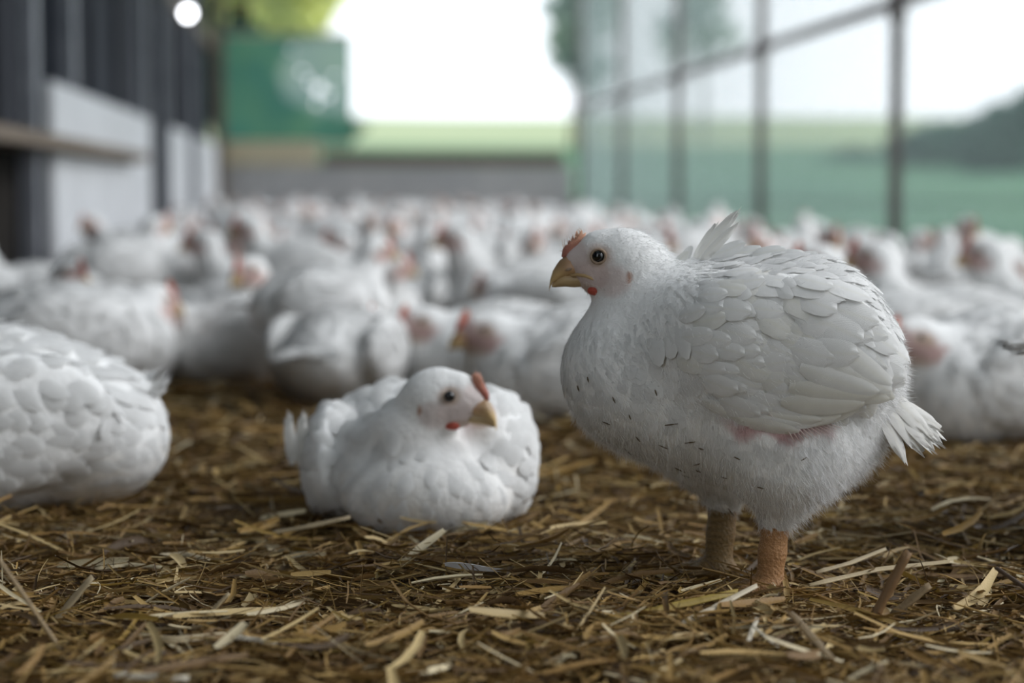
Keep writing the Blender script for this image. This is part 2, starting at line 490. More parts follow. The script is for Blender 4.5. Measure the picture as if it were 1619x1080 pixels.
def face_tint(P, S=0.000616, red=0.0, amt=0.8):
    """own colouring of the head: pink bare face, white crown; P in head space"""
    x = 960 - P[:, 0] / S; y = 410 - P[:, 2] / S
    def blob(cx, cy, rx, ry): return np.clip(1.4 - np.sqrt(((x - cx) / rx) ** 2 + ((y - cy) / ry) ** 2), 0, 0.5) * 2
    pink = np.maximum.reduce([blob(932, 432, 34, 24), blob(968, 440, 24, 22) * 0.75, blob(908, 406, 20, 26) * 0.9, blob(942, 405, 24, 20) * 0.6])
    c = np.tile(WHITE, (len(P), 1))
    pk = np.array([0.60, 0.44, 0.41]) * (1 - red) + np.array([0.36, 0.12, 0.09]) * red
    c = c * (1 - pink[:, None] * amt) + pk * pink[:, None] * amt
    eye = blob(946, 403, 15, 14); c = c * (1 - eye[:, None] * 0.75) + np.array([0.45, 0.33, 0.24]) * eye[:, None] * 0.75
    ear = blob(995, 434, 3.5, 8); c = c * (1 - ear[:, None] * 0.8) + np.array([0.42, 0.21, 0.13]) * ear[:, None] * 0.8
    chin = blob(915, 455, 22, 10); c = c * (1 - chin[:, None] * 0.5) + np.array([0.5, 0.38, 0.28]) * chin[:, None] * 0.5
    return c


# ================================================================== THE PLACE
XL, XR, YF = -1.07, 2.20, 18.2           # house wall, open netting side, far end

# ---- floor of the run
nx, ny = 60, 150
gx = np.linspace(-1.3, 2.4, nx); gy = -1.0 + (YF + 1.2) * np.linspace(0, 1, ny) ** 1.6
X, Y = np.meshgrid(gx, gy, indexing='ij')
def mound(x, y):
    return 0.006 * np.sin(5.1 * x + 1.3) * np.sin(4.3 * y + 0.5) + 0.004 * np.sin(11 * x + 3 * y) + 0.003 * np.sin(17 * y - 6 * x)
V = np.stack([X, Y, mound(X, Y) - 0.012], -1).reshape(-1, 3)
F = np.array([(i * ny + j, (i + 1) * ny + j, (i + 1) * ny + j + 1, i * ny + j + 1) for i in range(nx - 1) for j in range(ny - 1)])
floor = tag(obj('floor', mesh_np('floor', V, F, M['soil'])), 'brown litter floor of the chicken run', kind='structure')

# ---- house wall on the left: sheet panels, posts, white boards, wooden ledge
wl = tag(empty('wall_left', (XL, 0, 0)), 'dark sheet-clad house wall with white boards along its foot', kind='structure')
def wbox(name, x0, x1, y0, y1, z0, z1, mat, b=0.004): return box(name, (x0, x1, y0, y1, z0, z1), M[mat], wl, b)
wbox('backing', -0.14, -0.08, 0.4, YF + 0.1, 0.0, 3.0, 'black')
y = 0.5
k = 0
while y < YF - 0.1:
    w = 0.62 if y < 11.6 else 0.55
    y1 = min(y + w, YF)
    low = y < 7.3
    wbox('panel', -0.06 - 0.03 * (k % 2), -0.02 - 0.03 * (k % 2), y + 0.012, y1 - 0.012, 0.60 if low else 0.03, 2.95, 'panel2' if k % 3 == 1 else 'panel')
    y = y1; k += 1
for py_ in (5.6, 7.05, 8.1, 11.15, 12.6, 14.9):
    wbox('post', -0.02, 0.045, py_, py_ + 0.085, 0.0 if py_ < 7.4 or py_ in (12.6, 14.9) else 0.81, 2.95, 'steelpost')
for y0, y1 in ((7.57, 9.55), (9.58, 11.55), (13.0, 14.5), (15.6, 17.9)):
    wbox('white_board', -0.005, 0.03, y0, y1, 0.02, 0.80, 'whiteboard', 0.006)
wbox('ledge', -0.04, 0.12, 4.2, 10.4, 0.535, 0.585, 'wood', 0.006)
wbox('ledge', -0.06, 0.02, 10.6, YF, 1.62, 1.72, 'wood', 0.006)
for py_ in (4.6, 6.0):
    wbox('strut', -0.02, 0.04, py_, py_ + 0.05, 0.0, 0.535, 'wood')
wbox('end_post', 0.0, 0.10, YF - 0.22, YF - 0.08, 0.0, 3.0, 'wood', 0.006)

# ---- unseen sheet roof, added so the light comes from the right
cl = tag(empty('added_ceiling', (0, 0, 0)), 'unseen pale sheet roof added to shape the light in the run', kind='structure')
M['roof'] = noise_mat('pale_added_sheet', (0.42, 0.43, 0.44), (0.5, 0.5, 0.5), 3, 0.7, 0.1, 30)
m_, nt, p, out = new_mat('added_skylight_sheet')          # light-passing sheets added to the unseen roof for top light
nt.nodes.remove(p)
t1 = nt.nodes.new('ShaderNodeBsdfTransparent'); t1.inputs[0].default_value = (0.62, 0.65, 0.68, 1)
t2 = nt.nodes.new('ShaderNodeBsdfDiffuse'); t2.inputs[0].default_value = (0.6, 0.6, 0.6, 1)
mm = nt.nodes.new('ShaderNodeMixShader'); mm.inputs[0].default_value = 0.25
nt.links.new(t1.outputs[0], mm.inputs[1]); nt.links.new(t2.outputs[0], mm.inputs[2]); nt.links.new(mm.outputs[0], out.inputs[0])
M['added_skylight'] = m_
for i in range(13):
    y0 = -1.3 + 1.5 * i
    box('added_roof_sheet', (XL - 0.1, XR + 0.08, y0 + 0.005, y0 + 1.495, 3.02 + 0.02 * (i % 2), 3.06 + 0.02 * (i % 2)), M['roof'] if i % 2 else M['added_skylight'], cl, 0.006)

# ---- unseen boarded wall, added behind the camera to cut front light
wn_ = tag(empty('added_wall_near', (0, -1.3, 0)), 'unseen boarded wall added behind the camera to cut front light', kind='structure')
for i in range(14):
    x0 = XL + (XR - XL) / 14 * i
    box('board', (x0 + 0.003, x0 + (XR - XL) / 14 - 0.003, -0.03, 0.0, 0.0, 3.0), M['wood'], wn_, 0.004)

# a small lit wall lamp high on the house wall
p = at_y(298, 20, 14.3)
M['glow'] = bpy.data.materials.new('lamp_glass'); M['glow'].use_nodes = True
nt = M['glow'].node_tree; nt.nodes.remove(nt.nodes['Principled BSDF'])
em = nt.nodes.new('ShaderNodeEmission'); em.inputs[0].default_value = (0.93, 0.95, 1, 1); em.inputs[1].default_value = 14
nt.links.new(em.outputs[0], nt.nodes['Material Output'].inputs[0])
lamp = tag(empty('wall_lamp', (XL, 14.3, p[2])), 'small lit lamp high on the dark left wall', 'lamp')
V, F = tube_np([(0.0, 0, 0.05), (0.05, 0, 0.05), (0.085, 0, 0.05)], [0.035, 0.035, 0.02], 14)
obj('bracket', mesh_py('bracket', V, F, M['steelpost']), lamp)
V, F = tube_np([(0.05, 0, 0.035), (0.05, 0, 0.02), (0.05, 0, -0.01), (0.05, 0, -0.03), (0.05, 0, -0.037)], [0.016, 0.027, 0.032, 0.022, 0.006], 16)
obj('bulb', mesh_py('bulb', V, F, M['glow']), lamp)

# ---- far end: low block wall, timber on top, green windbreak cloth in the left half
wf = tag(empty('wall_far', (0, YF, 0)), 'low grey concrete wall closing the far end of the run', kind='structure')
nblk = 7
bw = (XR - XL) / nblk
for r_ in range(3):
    for i in range(nblk + (r_ % 2)):
        x0 = XL + bw * (i - 0.5 * (r_ % 2)); x1 = x0 + bw
        x0, x1 = max(x0, XL + 0.02), min(x1, XR - 0.02)
        if x1 - x0 > 0.05:
            box('block', (x0 + 0.004, x1 - 0.004, 0.0, 0.18, 0.205 * r_ + 0.003, 0.205 * (r_ + 1) - 0.003), M['concrete'], wf, 0.006)
box('core', (XL + 0.03, XR - 0.03, 0.02, 0.16, 0.0, 0.61), M['concrete'], wf, 0.004)
box('top_timber', (XL + 0.96, XR - 0.1, -0.02, 0.13, 0.617, 0.735), M['wood'], wf, 0.006)
box('pale_board', (XL + 0.08, XL + 0.94, -0.03, 0.06, 0.617, 0.835), M['tanwood'], wf, 0.006)

def cloth_mat(name, c, transp):
    m, nt, p, out = new_mat(name)
    nt.nodes.remove(p)
    d = nt.nodes.new('ShaderNodeBsdfDiffuse'); t = nt.nodes.new('ShaderNodeBsdfTranslucent'); tr = nt.nodes.new('ShaderNodeBsdfTransparent')
    n = nt.nodes.new('ShaderNodeTexNoise'); n.inputs['Scale'].default_value = 2.2; n.inputs['Detail'].default_value = 2
    tc = nt.nodes.new('ShaderNodeTexCoord'); nt.links.new(tc.outputs['Object'], n.inputs['Vector'])
    r = nt.nodes.new('ShaderNodeValToRGB'); r.color_ramp.elements[0].color = (c[0] * 0.75, c[1] * 0.85, c[2] * 0.95, 1); r.color_ramp.elements[1].color = (c[0] * 1.3, c[1] * 1.12, c[2], 1)
    r.color_ramp.elements[0].position = 0.35; r.color_ramp.elements[1].position = 0.65
    nt.links.new(n.outputs['Fac'], r.inputs[0])
    nt.links.new(r.outputs[0], d.inputs[0]); nt.links.new(r.outputs[0], t.inputs[0])
    a = nt.nodes.new('ShaderNodeMixShader'); a.inputs[0].default_value = 0.6
    b = nt.nodes.new('ShaderNodeMixShader'); b.inputs[0].default_value = transp
    nt.links.new(d.outputs[0], a.inputs[1]); nt.links.new(t.outputs[0], a.inputs[2])
    nt.links.new(a.outputs[0], b.inputs[1]); nt.links.new(tr.outputs[0], b.inputs[2]); nt.links.new(b.outputs[0], out.inputs[0])
    return m
M['cloth'] = cloth_mat('green_windbreak_cloth', (0.09, 0.23, 0.165), 0.10)
a0, a1 = at_y(352, 228, YF), at_y(556, 55, YF)
nu_, nv_ = 80, 60
gu = np.linspace(a0[0], a1[0], nu_ + 1); gv = np.linspace(a0[2], a1[2], nv_ + 1)
U, W_ = np.meshgrid(gu, gv, indexing='ij')
V = np.stack([U, 0.07 + 0.015 * np.sin(U * 9) * np.cos(W_ * 5), W_], -1).reshape(-1, 3)
holes = set()
for (hx, hy, hr) in ((437, 142, 1.6), (505, 140, 2.6), (490, 128, 1.4), (478, 112, 1.3), (462, 78, 1.1), (520, 150, 1.8), (530, 120, 1.2), (500, 163, 1.3)):
    q = at_y(hx, hy, YF); iu = (q[0] - a0[0]) / (a1[0] - a0[0]) * nu_; iv = (q[2] - a0[2]) / (a1[2] - a0[2]) * nv_
    for i in range(nu_):
        for j in range(nv_):
            if (i + .5 - iu) ** 2 + (j + .5 - iv) ** 2 < hr * hr: holes.add((i, j))
F = [(i * (nv_ + 1) + j, (i + 1) * (nv_ + 1) + j, (i + 1) * (nv_ + 1) + j + 1, i * (nv_ + 1) + j + 1) for i in range(nu_) for j in range(nv_) if (i, j) not in holes]
wb = tag(empty('windbreak_cloth', (0, YF, 0)), 'green windbreak cloth with torn holes above the far wall', 'cloth')
obj('cloth', mesh_np('cloth', V, F, M['cloth']), wb)
for z, nm in ((a1[2], 'top_batten'), (a0[2], 'bottom_batten')):
    box(nm, (a0[0], a1[0], 0.045, 0.062, z - 0.015, z + 0.015), M['tanwood'], wb, 0.003)
# dark hook bracket at the corner of the opening
p = at_y(380, 20, YF)
hk = tag(empty('hanging_bracket', (p[0], YF, p[2])), 'small dark bracket hanging in the corner above the green cloth', 'bracket')
V, F = tube_np([(-0.30, 0, 0.05), (-0.05, 0, 0.05), (0.0, 0, 0.03), (0.0, 0, -0.15)], [0.02, 0.022, 0.022, 0.018], 10)
obj('arm', mesh_py('arm', V, F, M['black']), hk)
V, F = tube_np([(0, 0, 0.10), (0, 0, 0.08), (0, 0, -0.08), (0, 0, -0.10)], [0.03, 0.085, 0.085, 0.03], 14)
obj('insulator', mesh_py('insulator', V, F, M['black']), hk)

# ---- right side: steel posts, one long rail, wire netting
wr = tag(empty('wall_right', (XR, 0, 0)), 'open side of steel posts, a long rail and pale wire netting', kind='structure')
def tube_part(name, P, R, mat, n=12):
    V, F = tube_np(P, R, n); return obj(name, mesh_py(name, V, F, M[mat]), wr)
for y in (2.7, 5.2, 7.7, 10.2, 12.7, 15.2, 17.75):
    tube_part('post', [(0, y, -0.05), (0, y, 1.5), (0, y, 3.0)], 0.027, 'rust')
    tube_part('clamp', [(0, y, 1.05), (0, y, 1.07), (0, y, 1.16), (0, y, 1.18)], [0.03, 0.038, 0.038, 0.03], 'rust')
tube_part('rail', [(-0.03, 0.6, 1.115), (-0.03, 9, 1.115), (-0.03, YF, 1.115)], 0.025, 'rust')
tube_part('top_rail', [(-0.03, 0.6, 2.95), (-0.03, 9, 2.95), (-0.03, YF, 2.95)], 0.025, 'rust')
box('kick_board', (-0.01, 0.02, 0.6, YF - 0.02, 0.0, 0.16), M['wood'], wr, 0.004)
# netting: thin square wires, every strand real
def bars(starts, ends, w):
    n = len(starts); S = np.asarray(starts, float); Eo = np.asarray(ends, float); D = Eo - S
    D /= np.linalg.norm(D, axis=1, keepdims=True)
    A = np.cross(D, np.array([1.0, 0, 0])); B = np.tile(np.array([1.0, 0, 0]), (n, 1))
    V = np.zeros((n, 6, 3))
    for k in range(3):
        a = 2 * math.pi * k / 3
        off = (math.cos(a) * A + math.sin(a) * B) * w * 0.5
        V[:, k] = S + off; V[:, 3 + k] = Eo + off
    q = np.array([(0, 1, 4, 3), (1, 2, 5, 4), (2, 0, 3, 5)])
    F = ((np.arange(n) * 6)[:, None, None] + q[None]).reshape(-1, 4)
    return V.reshape(-1, 3), F
ys = np.arange(0.6, YF, 0.016); zs = np.arange(0.03, 2.95, 0.016)
V1, F1 = bars([(0.03, y, 0.02) for y in ys], [(0.03, y, 2.95) for y in ys], 0.0020)
V2, F2 = bars([(0.03, 0.6, z) for z in zs], [(0.03, YF, z) for z in zs], 0.0020)
net = obj('wire_netting', mesh_np('wire_netting', np.vstack([V1, V2]), np.vstack([F1, F2 + len(V1)]), M['wire']), wr)
net['kind'] = 'stuff'

# ---- the land outside: meadow rising into a pale field
def terrain_z(R): return np.interp(R, [0, 9, 20, 40, 75, 120, 160], [-0.05, -0.05, 0.35, 1.15, 2.9, 4.75, 4.6])
def ring(name, r0, r1, mat, label):
    rs = np.linspace(r0, r1, 24); th = np.radians(np.linspace(-85, 30, 60))
    Rr, T = np.meshgrid(rs, th, indexing='ij')
    wob = 0.06 * np.sin(T * 9 + 1) + 0.03 * np.sin(T * 23)
    z = terrain_z(Rr) * (1 + wob * 0.3)
    V = np.stack([-np.sin(T) * Rr, np.cos(T) * Rr, z], -1).reshape(-1, 3)
    n2 = len(th)
    F = np.array([(i * n2 + j, i * n2 + j + 1, (i + 1) * n2 + j + 1, (i + 1) * n2 + j) for i in range(len(rs) - 1) for j in range(n2 - 1)])
    return tag(obj(name, mesh_np(name, V, F, M[mat])), label, kind='structure')
M['meadow'] = noise_mat('green_meadow', (0.05, 0.125, 0.08), (0.08, 0.165, 0.09), 0.35, 0.9, 0.5, 6, 0.1, dist=0.05)
M['field'] = noise_mat('pale_green_field', (0.23, 0.29, 0.165), (0.29, 0.335, 0.21), 0.12, 0.9, 0.3, 3, 0.1, dist=0.05)
box('ground', (-170, 170, -60, 175, -0.6, -0.2), M['meadow'], None, 0.01)
tag(bpy.data.objects['ground'], 'grassy ground around the run', kind='structure')
# the near ground starts outside the run
V = []; F = []
yy = np.linspace(-2, 30, 33); xx = np.array([2.25, 3.5, 5, 8, 12, 18, 26, 40])
X, Y = np.meshgrid(xx, yy, indexing='ij'); Rr = np.hypot(X, Y); Rr = np.where(Y < 12, np.maximum(X * 1.4, 4), Rr)
V = np.stack([X, Y, np.where(np.hypot(X, Y) < 36, terrain_z(np.hypot(X, Y)), terrain_z(36)) - 0.03], -1).reshape(-1, 3)
F = np.array([(i * 33 + j, (i + 1) * 33 + j, (i + 1) * 33 + j + 1, i * 33 + j + 1) for i in range(7) for j in range(32)])
tag(obj('grass_verge', mesh_np('grass_verge', V, F, M['meadow'])), 'green grass just outside the netting', kind='structure')
ring('meadow', 18.6, 44, 'meadow', 'green meadow outside the run')
ring('field', 44, 160, 'field', 'pale green field rising to the skyline')

# ---- trees and bushes outside: every one its own crown of leaves on a stem
def leaf_mat(name, c):
    m, nt, p, out = new_mat(name)
    tc = nt.nodes.new('ShaderNodeTexCoord'); n = nt.nodes.new('ShaderNodeTexNoise'); n.inputs['Scale'].default_value = 0.9
    nt.links.new(tc.outputs['Object'], n.inputs['Vector'])
    r = nt.nodes.new('ShaderNodeValToRGB')
    r.color_ramp.elements[0].position = 0.35; r.color_ramp.elements[1].position = 0.65
    r.color_ramp.elements[0].color = (c[0] * 0.7, c[1] * 0.75, c[2] * 0.8, 1); r.color_ramp.elements[1].color = (c[0] * 1.25, c[1] * 1.2, c[2] * 1.1, 1)
    nt.links.new(n.outputs['Fac'], r.inputs[0]); nt.links.new(r.outputs[0], p.inputs['Base Color']); p.inputs['Roughness'].default_value = 0.6
    t = nt.nodes.new('ShaderNodeBsdfTranslucent'); nt.links.new(r.outputs[0], t.inputs[0])
    ms = nt.nodes.new('ShaderNodeMixShader'); ms.inputs[0].default_value = 0.45
    nt.links.new(p.outputs[0], ms.inputs[1]); nt.links.new(t.outputs[0], ms.inputs[2]); nt.links.new(ms.outputs[0], out.inputs[0])
    return m
M['leaf_dark'] = leaf_mat('dark_green_leaves', (0.065, 0.145, 0.11))
M['leaf_light'] = leaf_mat('yellow_green_leaves', (0.74, 0.77, 0.38))
M['leaf_grey'] = leaf_mat('grey_green_leaves', (0.36, 0.45, 0.41))
M['bark'] = noise_mat('bark', (0.06, 0.045, 0.03), (0.12, 0.09, 0.065), 8, 0.9, 0.6, 30, stretch=(1, 1, 0.2))
def plant(name, label, cat, base, crowns, mat, nleaf, leaf, trunk_r, seed, group=None):
    """crowns: list of (dx, dy, z, rx, ry, rz)"""
    r = np.random.default_rng(seed)
    o = tag(empty(name, base), label, cat, group)
    big = list(crowns)
    for c in big:
        for _ in range(7):
            d = r.normal(0, 1, 3); d[2] = abs(d[2]) * 0.9 - 0.15; d /= np.linalg.norm(d); f = r.uniform(0.22, 0.42)
            crowns = crowns + [(c[0] + d[0] * c[3], c[1] + d[1] * c[4], c[2] + d[2] * c[5], c[3] * f, c[4] * f, c[5] * f)]
    vol = np.array([c[3] * c[4] * c[5] for c in crowns]); pick = r.choice(len(crowns), nleaf, p=vol / vol.sum())
    cc = np.array(crowns)[pick]
    d = r.normal(0, 1, (nleaf, 3)); d /= np.linalg.norm(d, axis=1, keepdims=True)
    P = cc[:, :3] + d * cc[:, 3:] * (r.random((nleaf, 1)) ** 0.45)
    A = r.normal(0, 1, (nleaf, 3)); A /= np.linalg.norm(A, axis=1, keepdims=True)
    B = np.cross(A, r.normal(0, 1, (nleaf, 3))); B /= np.linalg.norm(B, axis=1, keepdims=True)
    s = leaf * r.uniform(0.6, 1.3, (nleaf, 1))
    V = np.stack([P - A * s, P + B * s * 0.45 - A * s * 0.1, P + A * s, P - B * s * 0.45 - A * s * 0.1], 1).reshape(-1, 3)
    obj('crown', mesh_np('crown', V, np.arange(nleaf * 4).reshape(-1, 4), M[mat], smooth=False), o)['kind'] = 'stuff'
    top = max(c[2] for c in big)
    V, F = tube_np([(0, 0, -0.03), (0.03, 0.02, top * 0.35), (0, 0.05, top * 0.7), (0, 0, top)], [trunk_r * 1.3, trunk_r, trunk_r * 0.7, trunk_r * 0.25], 10)
    obj('trunk', mesh_py('trunk', V, F, M['bark']), o)
    for q, c in enumerate(big[:6]):
        V, F = tube_np([(0, 0.03, top * 0.45), (c[0] * 0.5, c[1] * 0.5, (c[2] + top * 0.45) / 2), (c[0], c[1], c[2])], [trunk_r * 0.5, trunk_r * 0.35, trunk_r * 0.12], 7)
        obj('branch', mesh_py('branch', V, F, M['bark']), o)
    return o
def P_at(px, Y):
    q = at_y(px, 300, Y); return q[0]
def tree_at(name, label, px, Y, crowns_px, mat, nleaf, leaf, tr, seed, cat='tree', group=None):
    x = P_at(px, Y); T_ = -math.atan2(x, Y); zb = float(terrain_z(math.hypot(x, Y))) * (1 + 0.3 * (0.06 * math.sin(T_ * 9 + 1) + 0.03 * math.sin(T_ * 23)))
    s = Y / FPX
    cr = []
    for (cx, cy, rx, rz) in crowns_px:
        q = at_y(cx, cy, Y); cr.append((q[0] - x, random.uniform(-0.3, 0.3) * rx * s, q[2] - zb, rx * s, rx * s * 0.9, rz * s))
    return plant(name, label, cat, (x, Y, zb), cr, mat, nleaf, leaf, tr, seed, group)
tree_at('dark_tree', 'dark green tree behind the green windbreak cloth', 400, 30, [(380, 160, 55, 65), (430, 200, 60, 35), (365, 90, 50, 50), (520, 210, 45, 22), (395, 100, 38, 30)], 'leaf_dark', 7000, 0.11, 0.12, 1)
tree_at('yellow_green_tree', 'bright yellow-green tree above the green windbreak cloth', 430, 40, [(400, -20, 120, 60), (470, -10, 75, 45), (350, 30, 60, 50), (430, 30, 95, 40), (500, 5, 40, 30)], 'leaf_light', 12000, 0.13, 0.16, 2)
tree_at('grey_green_tree', 'grey-green tree at the right edge of the far opening', 905, 42, [(905, 40, 42, 60), (890, 75, 34, 38), (925, 110, 45, 40), (940, 10, 50, 60), (885, 15, 28, 32)], 'leaf_grey', 1700, 0.13, 0.05, 3)
tree_at('grey_green_tree', 'grey-green tree seen through the netting between far posts', 1110, 48, [(1110, 35, 45, 50), (1140, 65, 38, 32), (1075, 70, 42, 45), (1100, -10, 45, 50)], 'leaf_grey', 800, 0.15, 0.05, 4)
bush = [('leafy bush outside the netting at the right edge of the picture', 1600, 26, [(1600, 215, 70, 55), (1560, 235, 60, 45), (1640, 195, 60, 60)], 'leaf_dark'),
        ('leafy bush outside the netting just right of the nearest post', 1500, 29, [(1500, 228, 65, 36), (1455, 240, 50, 32), (1540, 222, 45, 36)], 'leaf_dark'),
        ('low bush outside the netting left of the nearest post', 1360, 33, [(1360, 262, 62, 26), (1310, 272, 52, 22), (1405, 258, 45, 26)], 'leaf_dark'),
        ('low bush outside between the two middle posts', 1130, 36, [(1130, 282, 48, 20), (1095, 285, 40, 18), (1165, 284, 42, 18)], 'leaf_dark'),
        ('low rounded bush outside beyond the farthest posts', 1010, 40, [(1010, 280, 40, 22), (1040, 286, 30, 18), (985, 285, 34, 20)], 'leaf_dark')]
for i, (lb, px_, Y_, cr, mt) in enumerate(bush):
    tree_at('bush', lb, px_, Y_, cr, mt, 5000, 0.09, 0.05, 20 + i, 'bush', 'bushes outside the netting')

# ================================================================== THE STANDING CHICKEN IN FOCUS
S = 0.000616
def K(px, py, y=0): return np.array([(1180 - px) * S, y * S, (940 - py) * S])
def e_(px, py, rx, rz, ry, y=0, a=0, k=0.03): return E(K(px, py, y), (rx * S, ry * S, rz * S), rot_y(math.radians(a)), k)
def c_(p0, p1, ra, rb, k=0.025): return C(K(*p0), K(*p1), ra * S, rb * S, k)
HP = K(960, 410)
hero_head = xf(head_prims(S), np.eye(3), HP)
hero = [e_(1195, 575, 215, 165, 168, 0, 4), e_(1130, 505, 110, 92, 118, 0, 0), e_(1250, 515, 125, 102, 130, 0, 20),
        e_(992, 586, 108, 112, 130, 0, 0, 0.04), e_(1062, 644, 112, 82, 118, 0, -22, 0.04), e_(1200, 668, 135, 98, 124, 0, 0, 0.04),
        e_(1238, 690, 106, 88, 74, 84), e_(1105, 700, 92, 70, 64, -84, -14), e_(1340, 598, 74, 96, 90, 0, 0, 0.03), e_(1305, 682, 76, 66, 88, 0, 0, 0.03),
        c_((1236, 735, 78), (1224, 806, 72), 62, 27), c_((1122, 735, -80), (1142, 800, -76), 54, 28),
        c_((1045, 520, 0), (1000, 440, 0), 98, 62, 0.035), e_(1085, 535, 62, 88, 60, 84, 0, 0.03), e_(1085, 535, 62, 88, 60, -84, 0, 0.03)] + hero_head
def wing_prims(sg, g=1.0):
    return [e_(1215, 532, 145 * g, 104 * g, 50 * g, 128 * sg, 10, 0.018), e_(1298, 568, 90 * g, 58 * g, 40 * g, 114 * sg, 26, 0.03), e_(1140, 520, 70 * g, 84 * g, 48 * g, 112 * sg, 0, 0.03)]
hero_all = hero + wing_prims(1) + wing_prims(-1)
VH, FH = surface(hero_all, 0.0042)
def pxy(P): return 1180 - P[:, 0] / S, 940 - P[:, 2] / S
def hero_tint(P):
    x, y = pxy(P)
    c = face_tint(P - HP, S, 0.0, 0.68)
    c[(x > 1035) | (y > 492)] = WHITE
    # pink bare skin under the wing, straw stain on underside and breast, deepened with painted shade
    pk = np.clip(1.5 - np.sqrt(((x - 1225) / 62) ** 2 + ((y - 652 + 9 * np.sin(x * 0.09)) / 15) ** 2), 0, 0.6) / 0.6 * (P[:, 1] > 0.02)
    c = c * (1 - 0.85 * pk[:, None]) + np.array([0.52, 0.30, 0.30]) * 0.85 * pk[:, None]
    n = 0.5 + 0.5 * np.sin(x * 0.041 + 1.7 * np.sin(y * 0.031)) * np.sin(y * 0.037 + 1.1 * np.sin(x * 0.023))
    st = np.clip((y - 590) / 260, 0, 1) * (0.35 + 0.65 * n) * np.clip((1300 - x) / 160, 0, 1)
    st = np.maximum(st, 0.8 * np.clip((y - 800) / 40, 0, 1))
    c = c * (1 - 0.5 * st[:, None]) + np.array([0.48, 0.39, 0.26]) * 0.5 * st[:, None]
    return c
base = ground(1180, 940)
az = math.atan2(base[0], base[1])
hen = empty('chicken', (base[0], base[1], 0.0), math.pi - az)
tag(hen, 'large white chicken standing in sharp focus, facing left', 'chicken', 'white chickens of the flock')
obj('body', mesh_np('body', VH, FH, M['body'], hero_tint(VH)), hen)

# --- soft plumage hugging the body and running over the wing edges
VA, FA = surface(hero_all, 0.006)
def in_wing(x, y, m=0):
    top = np.interp(x, [1080 + m, 1120 + m, 1200, 1280, 1340 - m, 1380 - m], [480, 430, 418, 432, 475, 525]) + m
    bot = np.interp(x, [1080 + m, 1110 + m, 1160, 1230, 1290, 1340, 1380 - m], [540, 600, 632, 642, 632, 606, 575]) - m
    return (y > top) & (y < bot) & (x > 1080 + m) & (x < 1380 - m)
r = np.random.default_rng(3)
P = sample_surface(VA, FA, 30000, r); x, y = pxy(P)
P = P[~(in_wing(x, y, 26) & (P[:, 1] > 0.03))]; x, y = pxy(P)
headd = np.hypot(x - 965, (y - 412))
face = (x < 968) & (y < 470) & (y > 372) | (x < 925) & (y < 470) | (headd < 34) & (x < 990)
P = P[~face]; x, y = pxy(P)
neck = (x < 1100) & (y < 560) & (y + 0.55 * (x - 900) < 590)
back = (y < 520) & ~neck
sp = np.where(neck, 0.0044, np.where(back, 0.0105, 0.0100)); sp[(headd[~face] < 75)] = 0.0040
keep = thin(P, sp); P = P[keep]; x, y, neck, back = x[keep], y[keep], neck[keep], back[keep]
hd = np.hypot(x - 970, y - 412)
T = np.zeros((len(P), 3))
T[:] = (-1.0, 0, -0.35)
br = (x < 1120) & ~neck; T[br] = (-0.55, 0, -0.85)
T[neck] = (-0.55, 0, -0.8)
crown = (hd < 75); T[crown] = np.stack([-(0.9 + 0 * x), 0 * x, -np.clip((x - 930) / 100, 0, 1.4)], 1)[crown]
th = (y > 640) & (x > 1120); T[th] = (-0.35, 0, -1.0)
rear = (x > 1330); T[rear] = (-0.5, 0, -1.0)
T += r.normal(0, 1, T.shape) * np.where(neck, 0.07, 0.16)[:, None]
L = np.where(neck, 0.030, np.where(back, 0.034, 0.027)) * r.uniform(0.8, 1.2, len(P)); L[crown] *= 0.4
W = np.where(neck, 0.0060, np.where(back, 0.018, 0.0175)) * r.uniform(0.85, 1.15, len(P)); W[crown] *= 0.6
ht = np.where(neck, 0.0011, np.where(back, 0.0042, 0.0012)) * r.uniform(0.5, 1.5, len(P)); ht[crown] = 0.0003
def fields(prims, P, T, L, W, ht, camber, pt, r):
    n = len(P); nu, nv = 6, 3
    N = sgrad(prims, P); T = T - (T * N).sum(1, keepdims=True) * N; T = T / (np.linalg.norm(T, axis=1, keepdims=True) + 1e-9); B = np.cross(N, T)
    us = np.linspace(0, 1, nu); us[-1] = 0.985; vv = np.linspace(-1, 1, nv); bend = r.normal(0, 0.10, n)
    V = np.zeros((n, nu, nv, 3)); H = np.zeros((n, nu, nv))
    for i, u in enumerate(us):
        w = profile(u, pt)
        for j, v in enumerate(vv):
            V[:, i, j] = P + T * (L * u)[:, None] + B * (W * 0.5 * w * v + bend * L * u * u)[:, None]
            H[:, i, j] = -0.0016 + (ht + 0.0016) * u ** 1.2 + camber * W * (1 - v * v) * w
    Q = V.reshape(-1, 3); d = sdf(prims, Q); g = sgrad(prims, Q)
    V = Q + g * (H.reshape(-1) - d)[:, None]
    q = np.array([(i * nv + j, (i + 1) * nv + j, (i + 1) * nv + j + 1, i * nv + j + 1) for i in range(nu - 1) for j in range(nv - 1)])
    F = ((np.arange(n) * nu * nv)[:, None, None] + q[None]).reshape(-1, 4)
    uv = np.tile(np.stack(np.meshgrid(us, vv, indexing='ij'), -1).reshape(1, -1, 2), (n, 1, 1)).reshape(-1, 2)
    return V, F, uv
pt = np.where(neck, 0.75, 0.05)
V, F, uv = fields(hero_all, P, T, L, W, ht, np.where(neck, 0.02, np.where(back, 0.08, 0.035)), pt, r)
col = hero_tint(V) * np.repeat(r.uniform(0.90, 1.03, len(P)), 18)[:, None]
pl = obj('plumage', mesh_np('plumage', V, F, M['feather'], col, uv=uv), hen); pl['kind'] = 'stuff'

